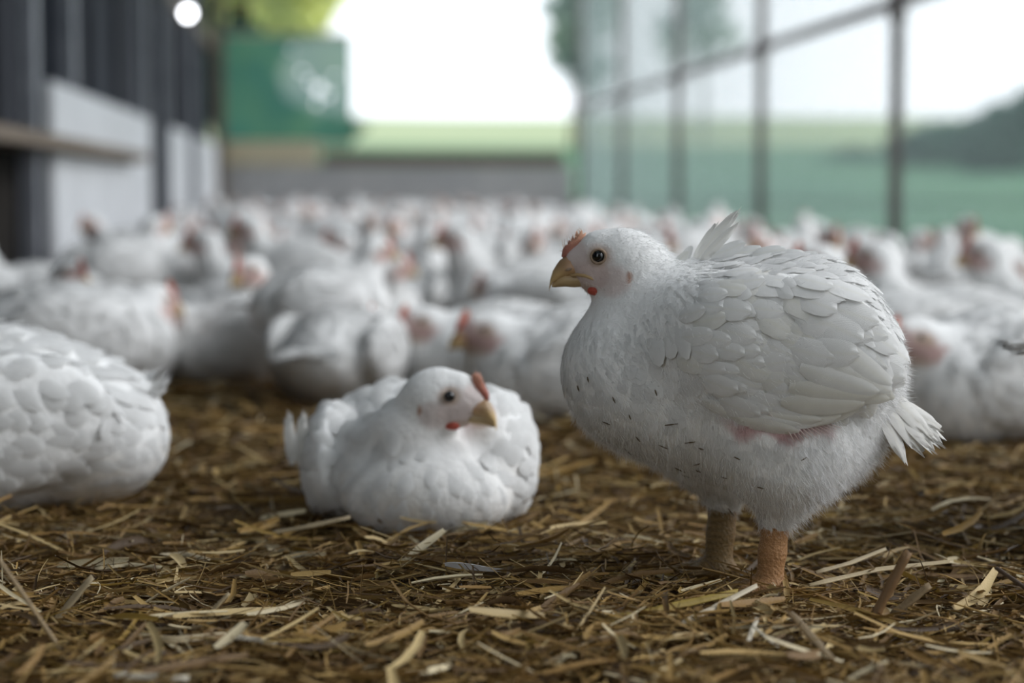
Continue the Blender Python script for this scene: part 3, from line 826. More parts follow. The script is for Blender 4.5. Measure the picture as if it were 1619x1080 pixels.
# --- fine down breaking up every outline
P = sample_surface(VA, FA, 95000, r); N = sgrad(hero_all, P); x, y = pxy(P)
wg = in_wing(x, y, 5) & (P[:, 1] > 0.03); P = P + N * (wg * r.uniform(0.001, 0.0045, len(P)))[:, None]
face = (x < 985) & (y < 475)
T = np.tile(np.array([-0.7, 0, -0.6]), (len(P), 1)); T[x > 1300] = (-0.8, 0, -0.5); T[(y > 640)] = (-0.3, 0, -0.9)
D = T + N * np.where(wg, r.uniform(0.0, 0.2, len(P)), r.uniform(0.1, 0.75, len(P)))[:, None] + r.normal(0, 0.25, P.shape); D /= np.linalg.norm(D, axis=1, keepdims=True)
L = np.where(face, 0.0030, 0.0066) * r.uniform(0.5, 1.4, len(P)); L[(x > 1240) & (y > 620)] *= 1.4; L[wg] *= 0.75
skip = (wg & (r.random(len(x)) < 0.8) | (np.hypot(x - 946, y - 402) < 17) | (x < 905) & (y < 470)) ; P, D, L, x, y = (q[~skip] for q in (P, D, L, x, y))
V, F = strands(P, D, L, np.full(len(P), 0.00036), r)
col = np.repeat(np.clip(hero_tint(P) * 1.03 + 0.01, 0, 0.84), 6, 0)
dn = obj('down', mesh_np('down', V, F, M['down'], col), hen); dn['kind'] = 'stuff'

# --- wings
ft = [feather_template('covert_feather_%d' % i, 0.040, 0.0225, 0.055, 0.05 + 0.05 * i, 0.0, 11, 9, fray=0.16, seed=i, tint=t) for i, t in enumerate([(0.80, 0.80, 0.79), (0.81, 0.81, 0.80), (0.78, 0.775, 0.74)])]
fl = [feather_template('flight_feather_%d' % i, 0.078, 0.017, 0.08, 0.10, 0.12, seed=10 + i, tint=t) for i, t in enumerate([(0.80, 0.795, 0.77), (0.77, 0.755, 0.70)])]
def front_y(prims, x, z, sg):
    lo, hi = np.full(len(x), 0.0), np.full(len(x), 0.2)
    for _ in range(26):
        m = (lo + hi) / 2; d = sdf(prims, np.stack([x, sg * m, z], -1)); ins = d < 0
        lo = np.where(ins, m, lo); hi = np.where(ins, hi, m)
    return sg * lo
def put_feather(me, p, T, N, parent, sc=(1, 1, 1), lift=0.0, tilt=0.08):
    T = T - T.dot(N) * N; T = T / np.linalg.norm(T); B = np.cross(N, T)
    T2 = T * math.cos(tilt) + N * math.sin(tilt); N2 = np.cross(T2, B)
    o = obj('feather', me, parent)
    m = Matrix(((T2[0], B[0], N2[0], 0), (T2[1], B[1], N2[1], 0), (T2[2], B[2], N2[2], 0), (0, 0, 0, 1)))
    q = p + N * lift
    o.matrix_basis = Matrix.Translation(q.tolist()) @ m @ Matrix.Diagonal((*sc, 1))
    return o
for sg in (1, -1):
    wp = wing_prims(sg)
    V, F = surface(wing_prims(sg, 1.025), 0.0045)
    col = np.tile(WHITE, (len(V), 1))
    wing = obj('wing', mesh_np('wing', V, F, M['body'], col), hen)
    both = hero + wp
    rw = np.random.default_rng(5)
    spots = []
    # coverts: staggered rows from the shoulder to the rear, tips pointing back
    for j, yy in enumerate(np.arange(428, 646, 15)):
        for xx in np.arange(1082 + (j % 2) * 14, 1376, 28):
            X, Y = xx + rw.normal(0, 4), yy + rw.normal(0, 3)
            # inside the folded wing outline
            top = np.interp(X, [1080, 1120, 1200, 1280, 1340, 1380], [470, 425, 415, 428, 470, 520])
            bot = np.interp(X, [1080, 1110, 1160, 1230, 1290, 1340, 1380], [560, 605, 632, 640, 628, 600, 570])
            if top < Y < bot: spots.append((X, Y))
    if sg < 0: spots = [s for s in spots if s[1] < 470]
    S_ = np.array(spots); x3 = (1180 - S_[:, 0]) * S; z3 = (940 - S_[:, 1]) * S
    y3 = front_y(both, x3, z3, sg); P3 = np.stack([x3, y3, z3], -1); N3 = sgrad(both, P3)
    for i in range(len(S_)):
        X, Y = S_[i]
        a = np.interp(X, [1080, 1200, 1300, 1380], [8, 14, 24, 38]) + np.interp(Y, [420, 640], [4, -4]) + rw.normal(0, 9)
        if X < 1150: a += (Y - 520) * 0.06
        T3 = np.array([-math.cos(math.radians(a)), 0, -math.sin(math.radians(a))])
        s = np.interp(Y, [420, 560, 640], [0.95, 0.95, 0.9]) * np.interp(X, [1080, 1160, 1300], [0.72, 0.95, 1.08]) * rw.uniform(0.85, 1.25)
        put_feather(ft[int(rw.integers(0, 3))], P3[i], T3, N3[i], wing, (s, s, s), 0.0008 + rw.uniform(0, 0.0012), 0.05 + rw.normal(0, 0.025))
    if sg > 0:
        # flight feathers along the lower edge, folded toward the tail
        for i in range(15):
            t = i / 14
            X = 1112 + 205 * t; Y = np.interp(X, [1110, 1160, 1230, 1290, 1340], [612, 638, 648, 640, 622]) - 4 * (i % 3)
            q = K(X, Y); yv = front_y(both, np.array([q[0]]), np.array([q[2]]), 1)[0]; p3 = np.array([q[0], yv, q[2]]); n3 = sgrad(both, p3[None])[0]
            a = np.interp(X, [1110, 1180, 1260, 1340], [26, 8, -12, -8])
            T3 = np.array([-math.cos(math.radians(a)), 0, -math.sin(math.radians(a))])
            put_feather(fl[i % 2], p3, T3, n3, wing, (0.72 + 0.1 * (i % 2), 0.85, 0.9), 0.0015, 0.03)
        for i, (X, Y, a, s) in enumerate(((1255, 560, 22, 1.15), (1270, 578, 20, 1.15), (1285, 545, 30, 1.1), (1240, 590, 10, 1.2), (1262, 604, 4, 1.2), (1228, 612, 6, 1.15), (1300, 520, 40, 1.05), (1310, 560, 34, 0.95))):
            q = K(X, Y); yv = front_y(both, np.array([q[0]]), np.array([q[2]]), 1)[0]; p3 = np.array([q[0], yv, q[2]]); n3 = sgrad(both, p3[None])[0]
            T3 = np.array([-math.cos(math.radians(a)), 0, -math.sin(math.radians(a))])
            put_feather(fl[i % 2], p3, T3, n3, wing, (s * 0.85, 1.2, 1), 0.0035, 0.05)
        # bare quills against the pink skin under the wing
        Vq, Fq = [], []
        for i in range(12):
            X = 1236 + i * 5.2; Y = 652 - i * 0.6
            a_ = K(X, Y); b_ = K(X + 14 + 1.1 * i, Y + 22 - 1.1 * i)
            ya = front_y(hero, np.array([a_[0], b_[0]]), np.array([a_[2], b_[2]]), 1) + 0.0025
            v, f = tube_np([(a_[0], ya[0], a_[2]), ((a_[0] + b_[0]) / 2, ya.mean() + 0.001, (a_[2] + b_[2]) / 2), (b_[0], ya[1], b_[2])], [0.0008, 0.0006, 0.0003], 5)
            Fq += [tuple(k + len(Vq) for k in ff) for ff in f]; Vq += list(v)
        obj('quills', mesh_py('quills', Vq, Fq, M['feather'], col=np.tile(np.array([0.78, 0.66, 0.62]), (len(Vq), 1))), wing)['kind'] = 'stuff'

# --- tail: drooping feathers, frayed at the ends
tailf = [feather_template('tail_feather_%d' % i, 0.062, 0.017, 0.08, 0.18, 0.0, 11, 9, fray=0.7, seed=30 + i, tint=(0.80, 0.79, 0.76)) for i in range(3)]
tail = obj('tail', mesh_np('tail', *surface([e_(1370, 580, 30, 62, 58, 0, -18, 0.02), e_(1386, 625, 24, 40, 44, 0, -30, 0.02)], 0.004), M['body'], None), hen)
_n = len(tail.data.vertices); _a = tail.data.color_attributes.new('Col', 'FLOAT_COLOR', 'POINT')
_a.data.foreach_set('color', np.tile(np.append(WHITE, 1).astype(np.float32), _n))
rt = np.random.default_rng(8)
for i, (X, Y, yy, a, s) in enumerate(((1385, 545, 40, 68, 1.25), (1392, 560, 20, 62, 1.25), (1398, 552, -10, 60, 1.2), (1380, 570, 62, 74, 1.2), (1372, 590, 76, 78, 1.1), (1405, 590, 30, 62, 1.1), (1402, 610, 52, 58, 1.15), (1410, 600, 5, 54, 1.15),
                                     (1418, 628, 40, 44, 1.05), (1420, 640, 20, 38, 1.1), (1424, 634, 0, 34, 1.1), (1416, 648, 54, 50, 1.0), (1426, 640, -20, 40, 1.0), (1408, 655, 60, 62, 0.9), (1436, 648, 24, 30, 0.85), (1430, 655, 44, 44, 0.9))):
    T3 = np.array([-math.cos(math.radians(a)), rt.normal(0, 0.08), -math.sin(math.radians(a))]); T3 /= np.linalg.norm(T3)
    N3 = np.array([-0.45, 0.75 if yy > 10 else 0.2, 0.45]); N3 = N3 - N3.dot(T3) * T3; N3 /= np.linalg.norm(N3)
    put_feather(tailf[i % 3], K(X - 28, Y - 22, yy), T3, N3, tail, (s, s * 1.1, s), 0.0, 0.02)
# ruffled feathers standing up along the back
for i, (X, Y, yy, a, s) in enumerate(((1098, 408, 10, -52, 0.95), (1104, 412, 25, -48, 0.8), (1092, 412, -10, -60, 0.7), (1150, 402, 20, -12, 0.8), (1185, 400, 30, -10, 0.8), (1245, 416, 20, -14, 0.75), (1262, 420, 10, -18, 0.55), (1070, 420, 0, -58, 0.6), (1060, 424, 20, -50, 0.6), (1120, 404, 30, -22, 0.9), (1215, 404, 10, -6, 0.8))):
    T3 = np.array([-math.cos(math.radians(a)), 0.1, -math.sin(math.radians(a))]); N3 = np.array([0.2, 0.9, 0.5])
    N3 = N3 - N3.dot(T3) * T3 / T3.dot(T3); N3 /= np.linalg.norm(N3)
    put_feather(tailf[i % 3] if i < 3 else ft[i % 3], K(X, Y, yy), T3 / np.linalg.norm(T3), N3, hen, (s, s * 0.75, s), 0.0, 0.03)

# --- head
hm = head_details(S)
for k, nm in (('beak', 'beak'), ('lower_beak', 'lower_beak'), ('comb', 'comb'), ('wattle', 'wattle'), ('eye_l', 'eye'), ('eye_r', 'eye'), ('lid_l', 'eyelid'), ('lid_r', 'eyelid'), ('nostril_l', 'nostril'), ('nostril_r', 'nostril')):
    o = obj(nm, hm[k], hen); o.location = HP.tolist()
    if k == 'comb': o['label'] = 'small serrated orange-pink comb'
    if k == 'wattle': o['label'] = 'small red wattle'
for sg in (1, -1):
    gp = np.stack([K(a, b) for a, b in ((900, 433.5), (912, 432), (924, 433.5), (934, 437), (938, 440))])
    gp[:, 1] = [sg * v for v in (17.5 * S, 20 * S, 0, 0, 0)]
    yv = front_y(hero, gp[:, 0], gp[:, 2], sg); gp[2:, 1] = yv[2:]; gp[:2, 1] = sg * np.maximum(np.abs(gp[:2, 1]), np.abs(yv[:2]))
    V, F = tube_np(gp, [2.0 * S, 2.9 * S, 3.0 * S, 2.4 * S, 0.8 * S], 8)
    obj('gape', mesh_py('gape', V, F, M['beak'], col=np.tile(np.array([0.56, 0.39, 0.20]), (len(V), 1))), hen)
# white tuft over the ear, bristles on comb edge and along the wattle
rb = np.random.default_rng(12)
n = 260
q = np.stack([K(987 + a * 9, 412 + b * 12, 44) for a, b in rb.uniform(-1, 1, (n, 2))])
q[:, 1] = front_y(hero, q[:, 0], q[:, 2], 1)
V1, F1 = strands(q[:4], np.tile(np.array([-0.45, 0.55, -0.5]), (4, 1)), np.full(4, 0.004), np.full(4, 0.0005), rb)
n2 = 46
t = np.linspace(0, 1, n2)[:, None]
edge = K(886, 396) * (1 - t) + K(918, 364) * t + rb.normal(0, 0.0012, (n2, 3)) * np.array([1, 2, 1])
V2, F2 = strands(edge, np.tile(np.array([0.25, 0, 0.9]), (n2, 1)) + rb.normal(0, 0.25, (n2, 3)), rb.uniform(0.003, 0.0075, n2), np.full(n2, 0.0007), rb)
n3 = 30
t = np.linspace(0, 1, n3)[:, None]
edge = K(925, 443, 30) * (1 - t) + K(955, 452, 31) * t; edge[:, 1] = front_y(hero + [E(K(941, 453, 20), (17 * S, 9 * S, 8 * S), None, 0.002)], edge[:, 0], edge[:, 2], 1)
V3, F3 = strands(edge, np.tile(np.array([-0.25, 0.5, -0.8]), (n3, 1)) + rb.normal(0, 0.12, (n3, 3)), rb.uniform(0.003, 0.005, n3), np.full(n3, 0.0006), rb)
Vb = np.vstack([V1, V2, V3]); Fb = np.vstack([F1, F2 + len(V1), F3 + len(V1) + len(V2)])
cb = np.vstack([np.tile([0.83, 0.83, 0.83], (len(V1), 1)), np.tile([0.66, 0.48, 0.33], (len(V2), 1)), np.tile([0.8, 0.76, 0.72], (len(V3), 1))])
obj('bristles', mesh_np('bristles', Vb, Fb, M['down'], cb), hen)['kind'] = 'stuff'

# --- legs with scaly shanks and toes
def leg_mesh(kx, ky, y0, fx, fy, r0, r1, h=0.0022):
    top, foot = K(kx, ky, y0), K(fx, fy, y0)
    foot = np.array([foot[0], foot[1], 0.016])
    pr = [C(top, foot * 0.55 + top * 0.45, r0, r1, 0.006), C(foot * 0.55 + top * 0.45, foot, r1, r1 * 1.06, 0.006), E(foot + np.array([0.002, 0, -0.001]), (0.019, 0.018, 0.012), None, 0.008)]
    for ang, ln in ((-32, 0.058), (2, 0.066), (34, 0.056), (172, 0.026)):
        a = math.radians(ang); d = np.array([math.cos(a), math.sin(a), 0])
        pr += [C(foot + d * 0.008, foot + d * ln * 0.5 + np.array([0, 0, -0.003]), 0.0095, 0.0075, 0.006), C(foot + d * ln * 0.5 + np.array([0, 0, -0.003]), foot + d * ln + np.array([0, 0, -0.010]), 0.0075, 0.0055, 0.004)]
    V, F = surface(pr, h)
    n = 0.5 + 0.5 * np.sin(V[:, 2] * 900) * np.sin(V[:, 1] * 500 + V[:, 0] * 300)
    c = np.array([0.26, 0.145, 0.058])[None] * (0.85 + 0.3 * n[:, None]) + np.array([0.09, 0.035, 0.015]) * np.clip(-V[:, :1] / 0.02, -1, 1)
    me = mesh_np('leg', V, F, M['leg'], np.clip(c, 0.02, 1)); claws = []
    for ang, ln in ((-32, 0.058), (2, 0.066), (34, 0.056), (172, 0.026)):
        a = math.radians(ang); d = np.array([math.cos(a), math.sin(a), 0])
        v, f = tube_np([foot + d * (ln + 0.002) + np.array([0, 0, -0.009]), foot + d * (ln + 0.009) + np.array([0, 0, -0.009]), foot + d * (ln + 0.015) + np.array([0, 0, -0.014])], [0.0042, 0.0032, 0.0006], 8)
        claws.append(mesh_py('claw', v, f, M['beak'], col=np.tile(np.array([0.35, 0.26, 0.16]), (len(v), 1))))
    return me, claws
for args in ((1226, 790, 74, 1214, 940, 0.0150, 0.0125), (1143, 785, -77, 1133, 940, 0.0160, 0.0135)):
    me, claws = leg_mesh(*args)
    lg = obj('leg', me, hen)
    for c in claws: obj('claw', c, lg)

# --- bits of litter stuck to the breast: dark flecks of their own shape
fk = ((958, 655, 12, 4), (1055, 655, 20, -3), (1085, 683, 16, -3), (1045, 688, 14, 6), (990, 700, 10, 12), (1068, 728, 16, 7), (1098, 720, 10, -4), (1101, 729, 8, 3), (1140, 735, 9, 2), (1078, 742, 12, 4), (1000, 640, 3, 8),
      (1040, 600, 3, 9), (975, 613, 4, 10), (1160, 700, 9, 4), (1260, 702, 8, -5), (1195, 746, 10, 2), (1120, 760, 9, 7), (1150, 802, 10, 12), (1010, 676, 6, 8), (935, 585, 2, 8), (918, 600, 3, 9), (1106, 690, 8, 2), (1147, 773, 10, 2))
Vq, Fq = [], []
for (X, Y, dx, dy) in fk:
    a_, b_ = K(X, Y), K(X + dx, Y + dy)
    ya = front_y(hero, np.array([a_[0], b_[0]]), np.array([a_[2], b_[2]]), 1) + 0.0028
    v, f = tube_np([(a_[0], ya[0], a_[2]), ((a_[0] + b_[0]) / 2, ya.mean() + 0.0006, (a_[2] + b_[2]) / 2), (b_[0], ya[1], b_[2])], [0.0004, 0.0007 + 0.0006 * ((X * 7) % 5) / 5, 0.0003], 5)
    Fq += [tuple(k + len(Vq) for k in ff) for ff in f]; Vq += list(v)
obj('litter_flecks', mesh_py('litter_flecks', Vq, Fq, M['straw'], col=np.tile(np.array([0.11, 0.075, 0.035]), (len(Vq), 1))), hen)['kind'] = 'stuff'

# ================================================================== THE FLOCK
SB = 0.00060
def bird_proto(key, body, wings, tail, head, hyaw, hpitch, legs=None, h=0.0075, red=0.6, nfeath=420, seed=0, amt=0.8, hi=False):
    """body plan in metres, x forward; returns a list of (part name, mesh, matrix)"""
    r = np.random.default_rng(100 + seed)
    R = rot_z(math.radians(hyaw)) @ rot_y(math.radians(hpitch)); hp = np.array(head, float)
    hpr = xf(head_prims(SB), R, hp)
    pr = body + hpr
    V, F = surface(pr, h, 0.0)
    loc = (V - hp) @ R
    c = face_tint(loc, SB, red, amt)
    far = np.linalg.norm(loc, axis=1) > 0.062
    c[far] = WHITE
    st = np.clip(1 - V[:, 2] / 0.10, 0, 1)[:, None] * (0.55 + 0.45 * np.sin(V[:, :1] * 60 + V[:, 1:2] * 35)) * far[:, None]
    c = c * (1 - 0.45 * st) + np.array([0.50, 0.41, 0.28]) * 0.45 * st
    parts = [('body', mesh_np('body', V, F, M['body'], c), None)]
    wp_all = list(pr)
    for w in wings:
        Vw, Fw = surface(w, h, 0.0)
        parts.append(('wing', mesh_np('wing', Vw, Fw, M['body'], np.tile(WHITE, (len(Vw), 1))), None)); wp_all += w
    # plumage over back, wings and breast
    Vs, Fs = surface(wp_all, 0.011, 0.0)
    P = sample_surface(Vs, Fs, nfeath * 5, r)
    d = np.linalg.norm((P - hp), axis=1); P = P[(d > 0.06) & (P[:, 2] > 0.03)]
    k = thin(P, np.full(len(P), 0.0155)); P = P[k][:nfeath]
    T = np.tile(np.array([-1.0, 0, -0.3]), (len(P), 1)); T[P[:, 0] > 0.10] = (-0.4, 0, -1); T += r.normal(0, 0.2, T.shape)
    n = len(P)
    up = np.clip((P[:, 2] - 0.06) / 0.08, 0.15, 1)
    Vf, Ff, uv = fields(wp_all, P, T, 0.034 * r.uniform(0.8, 1.2, n), 0.021 * r.uniform(0.85, 1.15, n), 0.0045 * r.uniform(0.4, 1.5, n) * up, 0.09, 0.05, r)
    cf = np.tile(WHITE, (len(Vf), 1)) * np.repeat(r.uniform(0.95, 1.04, n), 18)[:, None]
    parts.append(('plumage', mesh_np('plumage', Vf, Ff, M['feather'], cf, uv=uv), None))
    # tail: a small fan built as one mesh
    Vt, Ft, off = [], [], 0
    tp = np.array(tail[0]); pitch = tail[1]
    tm = np.array([v.co[:] for v in tailf[0].vertices]); tf = np.array([p.vertices[:] for p in tailf[0].polygons])
    for i, a in enumerate(np.linspace(-34, 34, 7)):
        Rt = rot_z(math.radians(180 + a)) @ rot_y(math.radians(-pitch + abs(a) * 0.3)) @ rot_x(math.radians(a))
        Vt.append((tm * np.array([1.1, 1.3, 1.0])) @ Rt.T + tp + np.array([0, -math.sin(math.radians(a)) * 0.03, 0])); Ft.append(tf + off); off += len(tm)
    Vt = np.vstack(Vt)
    parts.append(('tail', mesh_np('tail', Vt, np.vstack(Ft), M['feather'], np.tile(WHITE, (len(Vt), 1)), uv=np.zeros((len(Vt), 2))), None))
    hd = head_details(SB, comb_red=red, comb_up=1.0 + 0.5 * red, hi=hi)
    mat = Matrix.Translation(hp.tolist()) @ Matrix(R.tolist()).to_4x4()
    for kk, nm in (('beak', 'beak'), ('lower_beak', 'lower_beak'), ('comb', 'comb'), ('wattle', 'wattle'), ('eye_l', 'eye'), ('eye_r', 'eye')):
        parts.append((nm, hd[kk], mat))
    if legs:
        for (x0, y0, z0, x1, y1) in legs:
            foot = np.array([x1, y1, 0.014]); top = np.array([x0, y0, z0])
            prl = [C(top, foot, 0.0155, 0.0125, 0.006), E(foot, (0.018, 0.018, 0.011), None, 0.008)]
            for ang, ln in ((-32, 0.055), (2, 0.062), (34, 0.053), (172, 0.026)):
                a = math.radians(ang); dd = np.array([math.cos(a), math.sin(a), -0.1])
                prl.append(C(foot, foot + dd * ln, 0.009, 0.0055, 0.006))
            Vl, Fl = surface(prl, 0.0045)
            parts.append(('leg', mesh_np('leg', Vl, Fl, M['leg'], np.tile(np.array([0.42, 0.25, 0.12]), (len(Vl), 1))), None))
    return parts
def Wg(x, z, rx, rz, y=0.098, ry=0.034, a=8):
    return [[E((x, s * y, z), (rx, ry, rz), rot_y(math.radians(a)), 0.02)] for s in (1, -1)]
lieb = [E((-0.005, 0, 0.088), (0.150, 0.118, 0.094)), E((0.085, 0, 0.080), (0.085, 0.102, 0.078)), E((-0.115, 0, 0.100), (0.075, 0.080, 0.060)), E((-0.03, 0, 0.135), (0.10, 0.085, 0.055))]
stb = [E((0, 0, 0.215), (0.148, 0.106, 0.112), rot_y(-0.1)), E((0.09, 0, 0.205), (0.080, 0.088, 0.088)), E((-0.12, 0, 0.215), (0.065, 0.070, 0.066)), E((0, 0.052, 0.150), (0.072, 0.048, 0.062)), E((0, -0.052, 0.150), (0.072, 0.048, 0.062)),
       C((-0.005, 0.055, 0.12), (-0.01, 0.05, 0.07), 0.042, 0.019), C((-0.005, -0.055, 0.12), (-0.01, -0.05, 0.07), 0.042, 0.019)]
stl = [(-0.01, 0.05, 0.085, -0.012, 0.052), (-0.01, -0.05, 0.085, 0.03, -0.052)]
def neck(a, b, ra=0.055, rb=0.036): return [C(a, b, ra, rb, 0.03)]
PROTO = {}
PROTO['lie_up'] = bird_proto('a', lieb + neck((0.085, 0, 0.125), (0.130, 0, 0.225)), Wg(-0.02, 0.108, 0.125, 0.072), ((-0.165, 0, 0.125), -8), (0.142, 0, 0.248), 0, 0, seed=1)
PROTO['lie_low'] = bird_proto('b', lieb + neck((0.085, 0, 0.105), (0.125, 0, 0.138), 0.06, 0.042), Wg(-0.02, 0.108, 0.125, 0.072), ((-0.165, 0, 0.125), 5), (0.142, 0, 0.154), 10, 0, seed=2)
PROTO['lie_left'] = bird_proto('c', lieb + neck((0.085, 0, 0.12), (0.115, 0.015, 0.205)), Wg(-0.02, 0.108, 0.125, 0.072), ((-0.165, 0, 0.125), -4), (0.118, 0.022, 0.225), 75, 0, seed=3)
PROTO['lie_right'] = bird_proto('d', lieb + neck((0.085, 0, 0.12), (0.115, -0.015, 0.205)), Wg(-0.02, 0.108, 0.125, 0.072), ((-0.165, 0, 0.125), -4), (0.118, -0.022, 0.225), -70, 6, seed=4)
PROTO['stand'] = bird_proto('e', stb + neck((0.085, 0, 0.26), (0.130, 0, 0.335)), Wg(-0.02, 0.235, 0.12, 0.074, 0.088), ((-0.165, 0, 0.225), 12), (0.143, 0, 0.356), 0, 0, stl, seed=5)
PROTO['stand_turn'] = bird_proto('f', stb + neck((0.085, 0, 0.26), (0.122, 0.01, 0.330)), Wg(-0.02, 0.235, 0.12, 0.074, 0.088), ((-0.165, 0, 0.225), 12), (0.126, 0.016, 0.350), 60, 4, stl, seed=6)
PROTO['stand_peck'] = bird_proto('g', stb + neck((0.10, 0, 0.22), (0.185, 0, 0.155), 0.055, 0.036), Wg(-0.02, 0.235, 0.12, 0.074, 0.088), ((-0.165, 0, 0.24), -12), (0.200, 0, 0.135), 0, 40, stl, seed=7)

PROTO['cut_off'] = bird_proto('h', lieb + [E((-0.13, 0, 0.075), (0.085, 0.095, 0.072))] + neck((0.085, 0, 0.125), (0.130, 0, 0.225)), Wg(-0.02, 0.100, 0.125, 0.070), ((-0.16, 0, 0.09), 55), (0.142, 0, 0.248), 0, 0, h=0.006, nfeath=750, seed=8)

def add_bird(key, loc, rz, sc, label, group, name='chicken'):
    root = tag(empty(name, (loc[0], loc[1], loc[2] if len(loc) > 2 else 0.0), rz, sc), label, 'chicken', group)
    for nm, me, m in PROTO[key]:
        o = obj(nm, me, root)
        if m is not None: o.matrix_basis = m
        if nm == 'plumage': o['kind'] = 'stuff'
    return root
# single-mesh copies for the far birds, too small and soft to show their parts
def joined(key):
    Vs, Fs, Cs, ms, idx, off = [], [], [], [], [], 0
    for nm, me, m in PROTO[key]:
        n = len(me.vertices); v = np.zeros(n * 3, np.float32); me.vertices.foreach_get('co', v); v = v.reshape(-1, 3)
        if m is not None:
            A = np.array(m); v = v @ A[:3, :3].T + A[:3, 3]
        c = np.full((n, 4), 0.01, np.float32)
        if 'Col' in me.color_attributes: me.color_attributes['Col'].data.foreach_get('color', cc := np.zeros(n * 4, np.float32)); c = cc.reshape(-1, 4)
        if nm == 'plumage': continue
        mt = me.materials[0]
        if mt not in ms: ms.append(mt)
        for p in me.polygons: Fs.append([off + i for i in p.vertices]); idx.append(ms.index(mt))
        Vs.append(v); Cs.append(c); off += n
    me = bpy.data.meshes.new('chicken_' + key); me.from_pydata(np.vstack(Vs).tolist(), [], Fs)
    for mt in ms: me.materials.append(mt)
    me.polygons.foreach_set('material_index', np.array(idx, np.int32)); me.polygons.foreach_set('use_smooth', np.ones(len(idx), bool))
    me.color_attributes.new('Col', 'FLOAT_COLOR', 'POINT').data.foreach_set('color', np.vstack(Cs).ravel()); me.update()
    return me
FAR = {k: joined(k) for k in PROTO if k != 'cut_off'}
def face_rz(p, deg):
    """image heading: 0 right, 90 away, 180 left, 270 toward the camera -> z rotation"""
    return math.radians(deg) - math.atan2(p[0], p[1])

# --- the sitting chicken in the middle, breast to the camera, head turned right
B2 = 0.000715
body2 = [E((-0.02, 0, 0.068), (0.140, 0.112, 0.074)), E((-0.085, -0.025, 0.098), (0.085, 0.080, 0.064)), E((0.080, 0.012, 0.050), (0.070, 0.092, 0.054)), E((-0.005, 0.080, 0.078), (0.10, 0.050, 0.082), None, 0.014), E((-0.03, -0.092, 0.062), (0.09, 0.044, 0.062), None, 0.014),
         C((0.035, -0.045, 0.085), (0.075, -0.012, 0.112), 0.050, 0.042, 0.012), C((0.070, -0.012, 0.112), (0.080, 0.016, 0.148), 0.040, 0.036, 0.010)]
PROTO['middle'] = bird_proto('m', body2, [[E((-0.03, s * 0.106, 0.078), (0.105, 0.026, 0.060), rot_y(0.12), 0.02)] for s in (1, -1)], ((-0.15, 0.0, 0.11), 0), (0.088, 0.036, 0.160), 70, 6, h=0.0036, red=0.25, nfeath=800, seed=9, amt=0.5, hi=True)
p2 = ground(668, 846)
p2 = p2 + np.array([0.0, 0.050, 0])
mid = add_bird('middle', (p2[0], p2[1]), face_rz(p2, 268), 1.02, 'white chicken sitting alone on the straw, head turned right, red comb', 'white chickens of the flock')
for (px_, dy, ln, a) in ((462, 0.10, 0.055, 96), (480, 0.09, 0.06, 88), (474, 0.11, 0.045, 80)):
    q = at_y(px_, 735, p2[1] - 0.0); me = tailf[0]
    loc = mid.matrix_basis.inverted() if False else None
    Mi = (Matrix.Translation(mid.location) @ Matrix.Rotation(mid.rotation_euler.z, 4, 'Z') @ Matrix.Diagonal((1.02, 1.02, 1.02, 1))).inverted()
    w = Mi @ Vector((q[0], q[1], q[2]))
    o = obj('feather', me, mid)
    T3 = np.array([0.0, 0.1 * math.cos(math.radians(a)) * 5, math.sin(math.radians(a))]); T3 /= np.linalg.norm(T3); N3 = np.array([1.0, 0, 0]); Bx = np.cross(N3, T3)
    o.matrix_basis = Matrix.Translation(w) @ Matrix(((T3[0], Bx[0], N3[0], 0), (T3[1], Bx[1], N3[1], 0), (T3[2], Bx[2], N3[2], 0), (0, 0, 0, 1))) @ Matrix.Diagonal((0.9, 0.8, 1, 1))

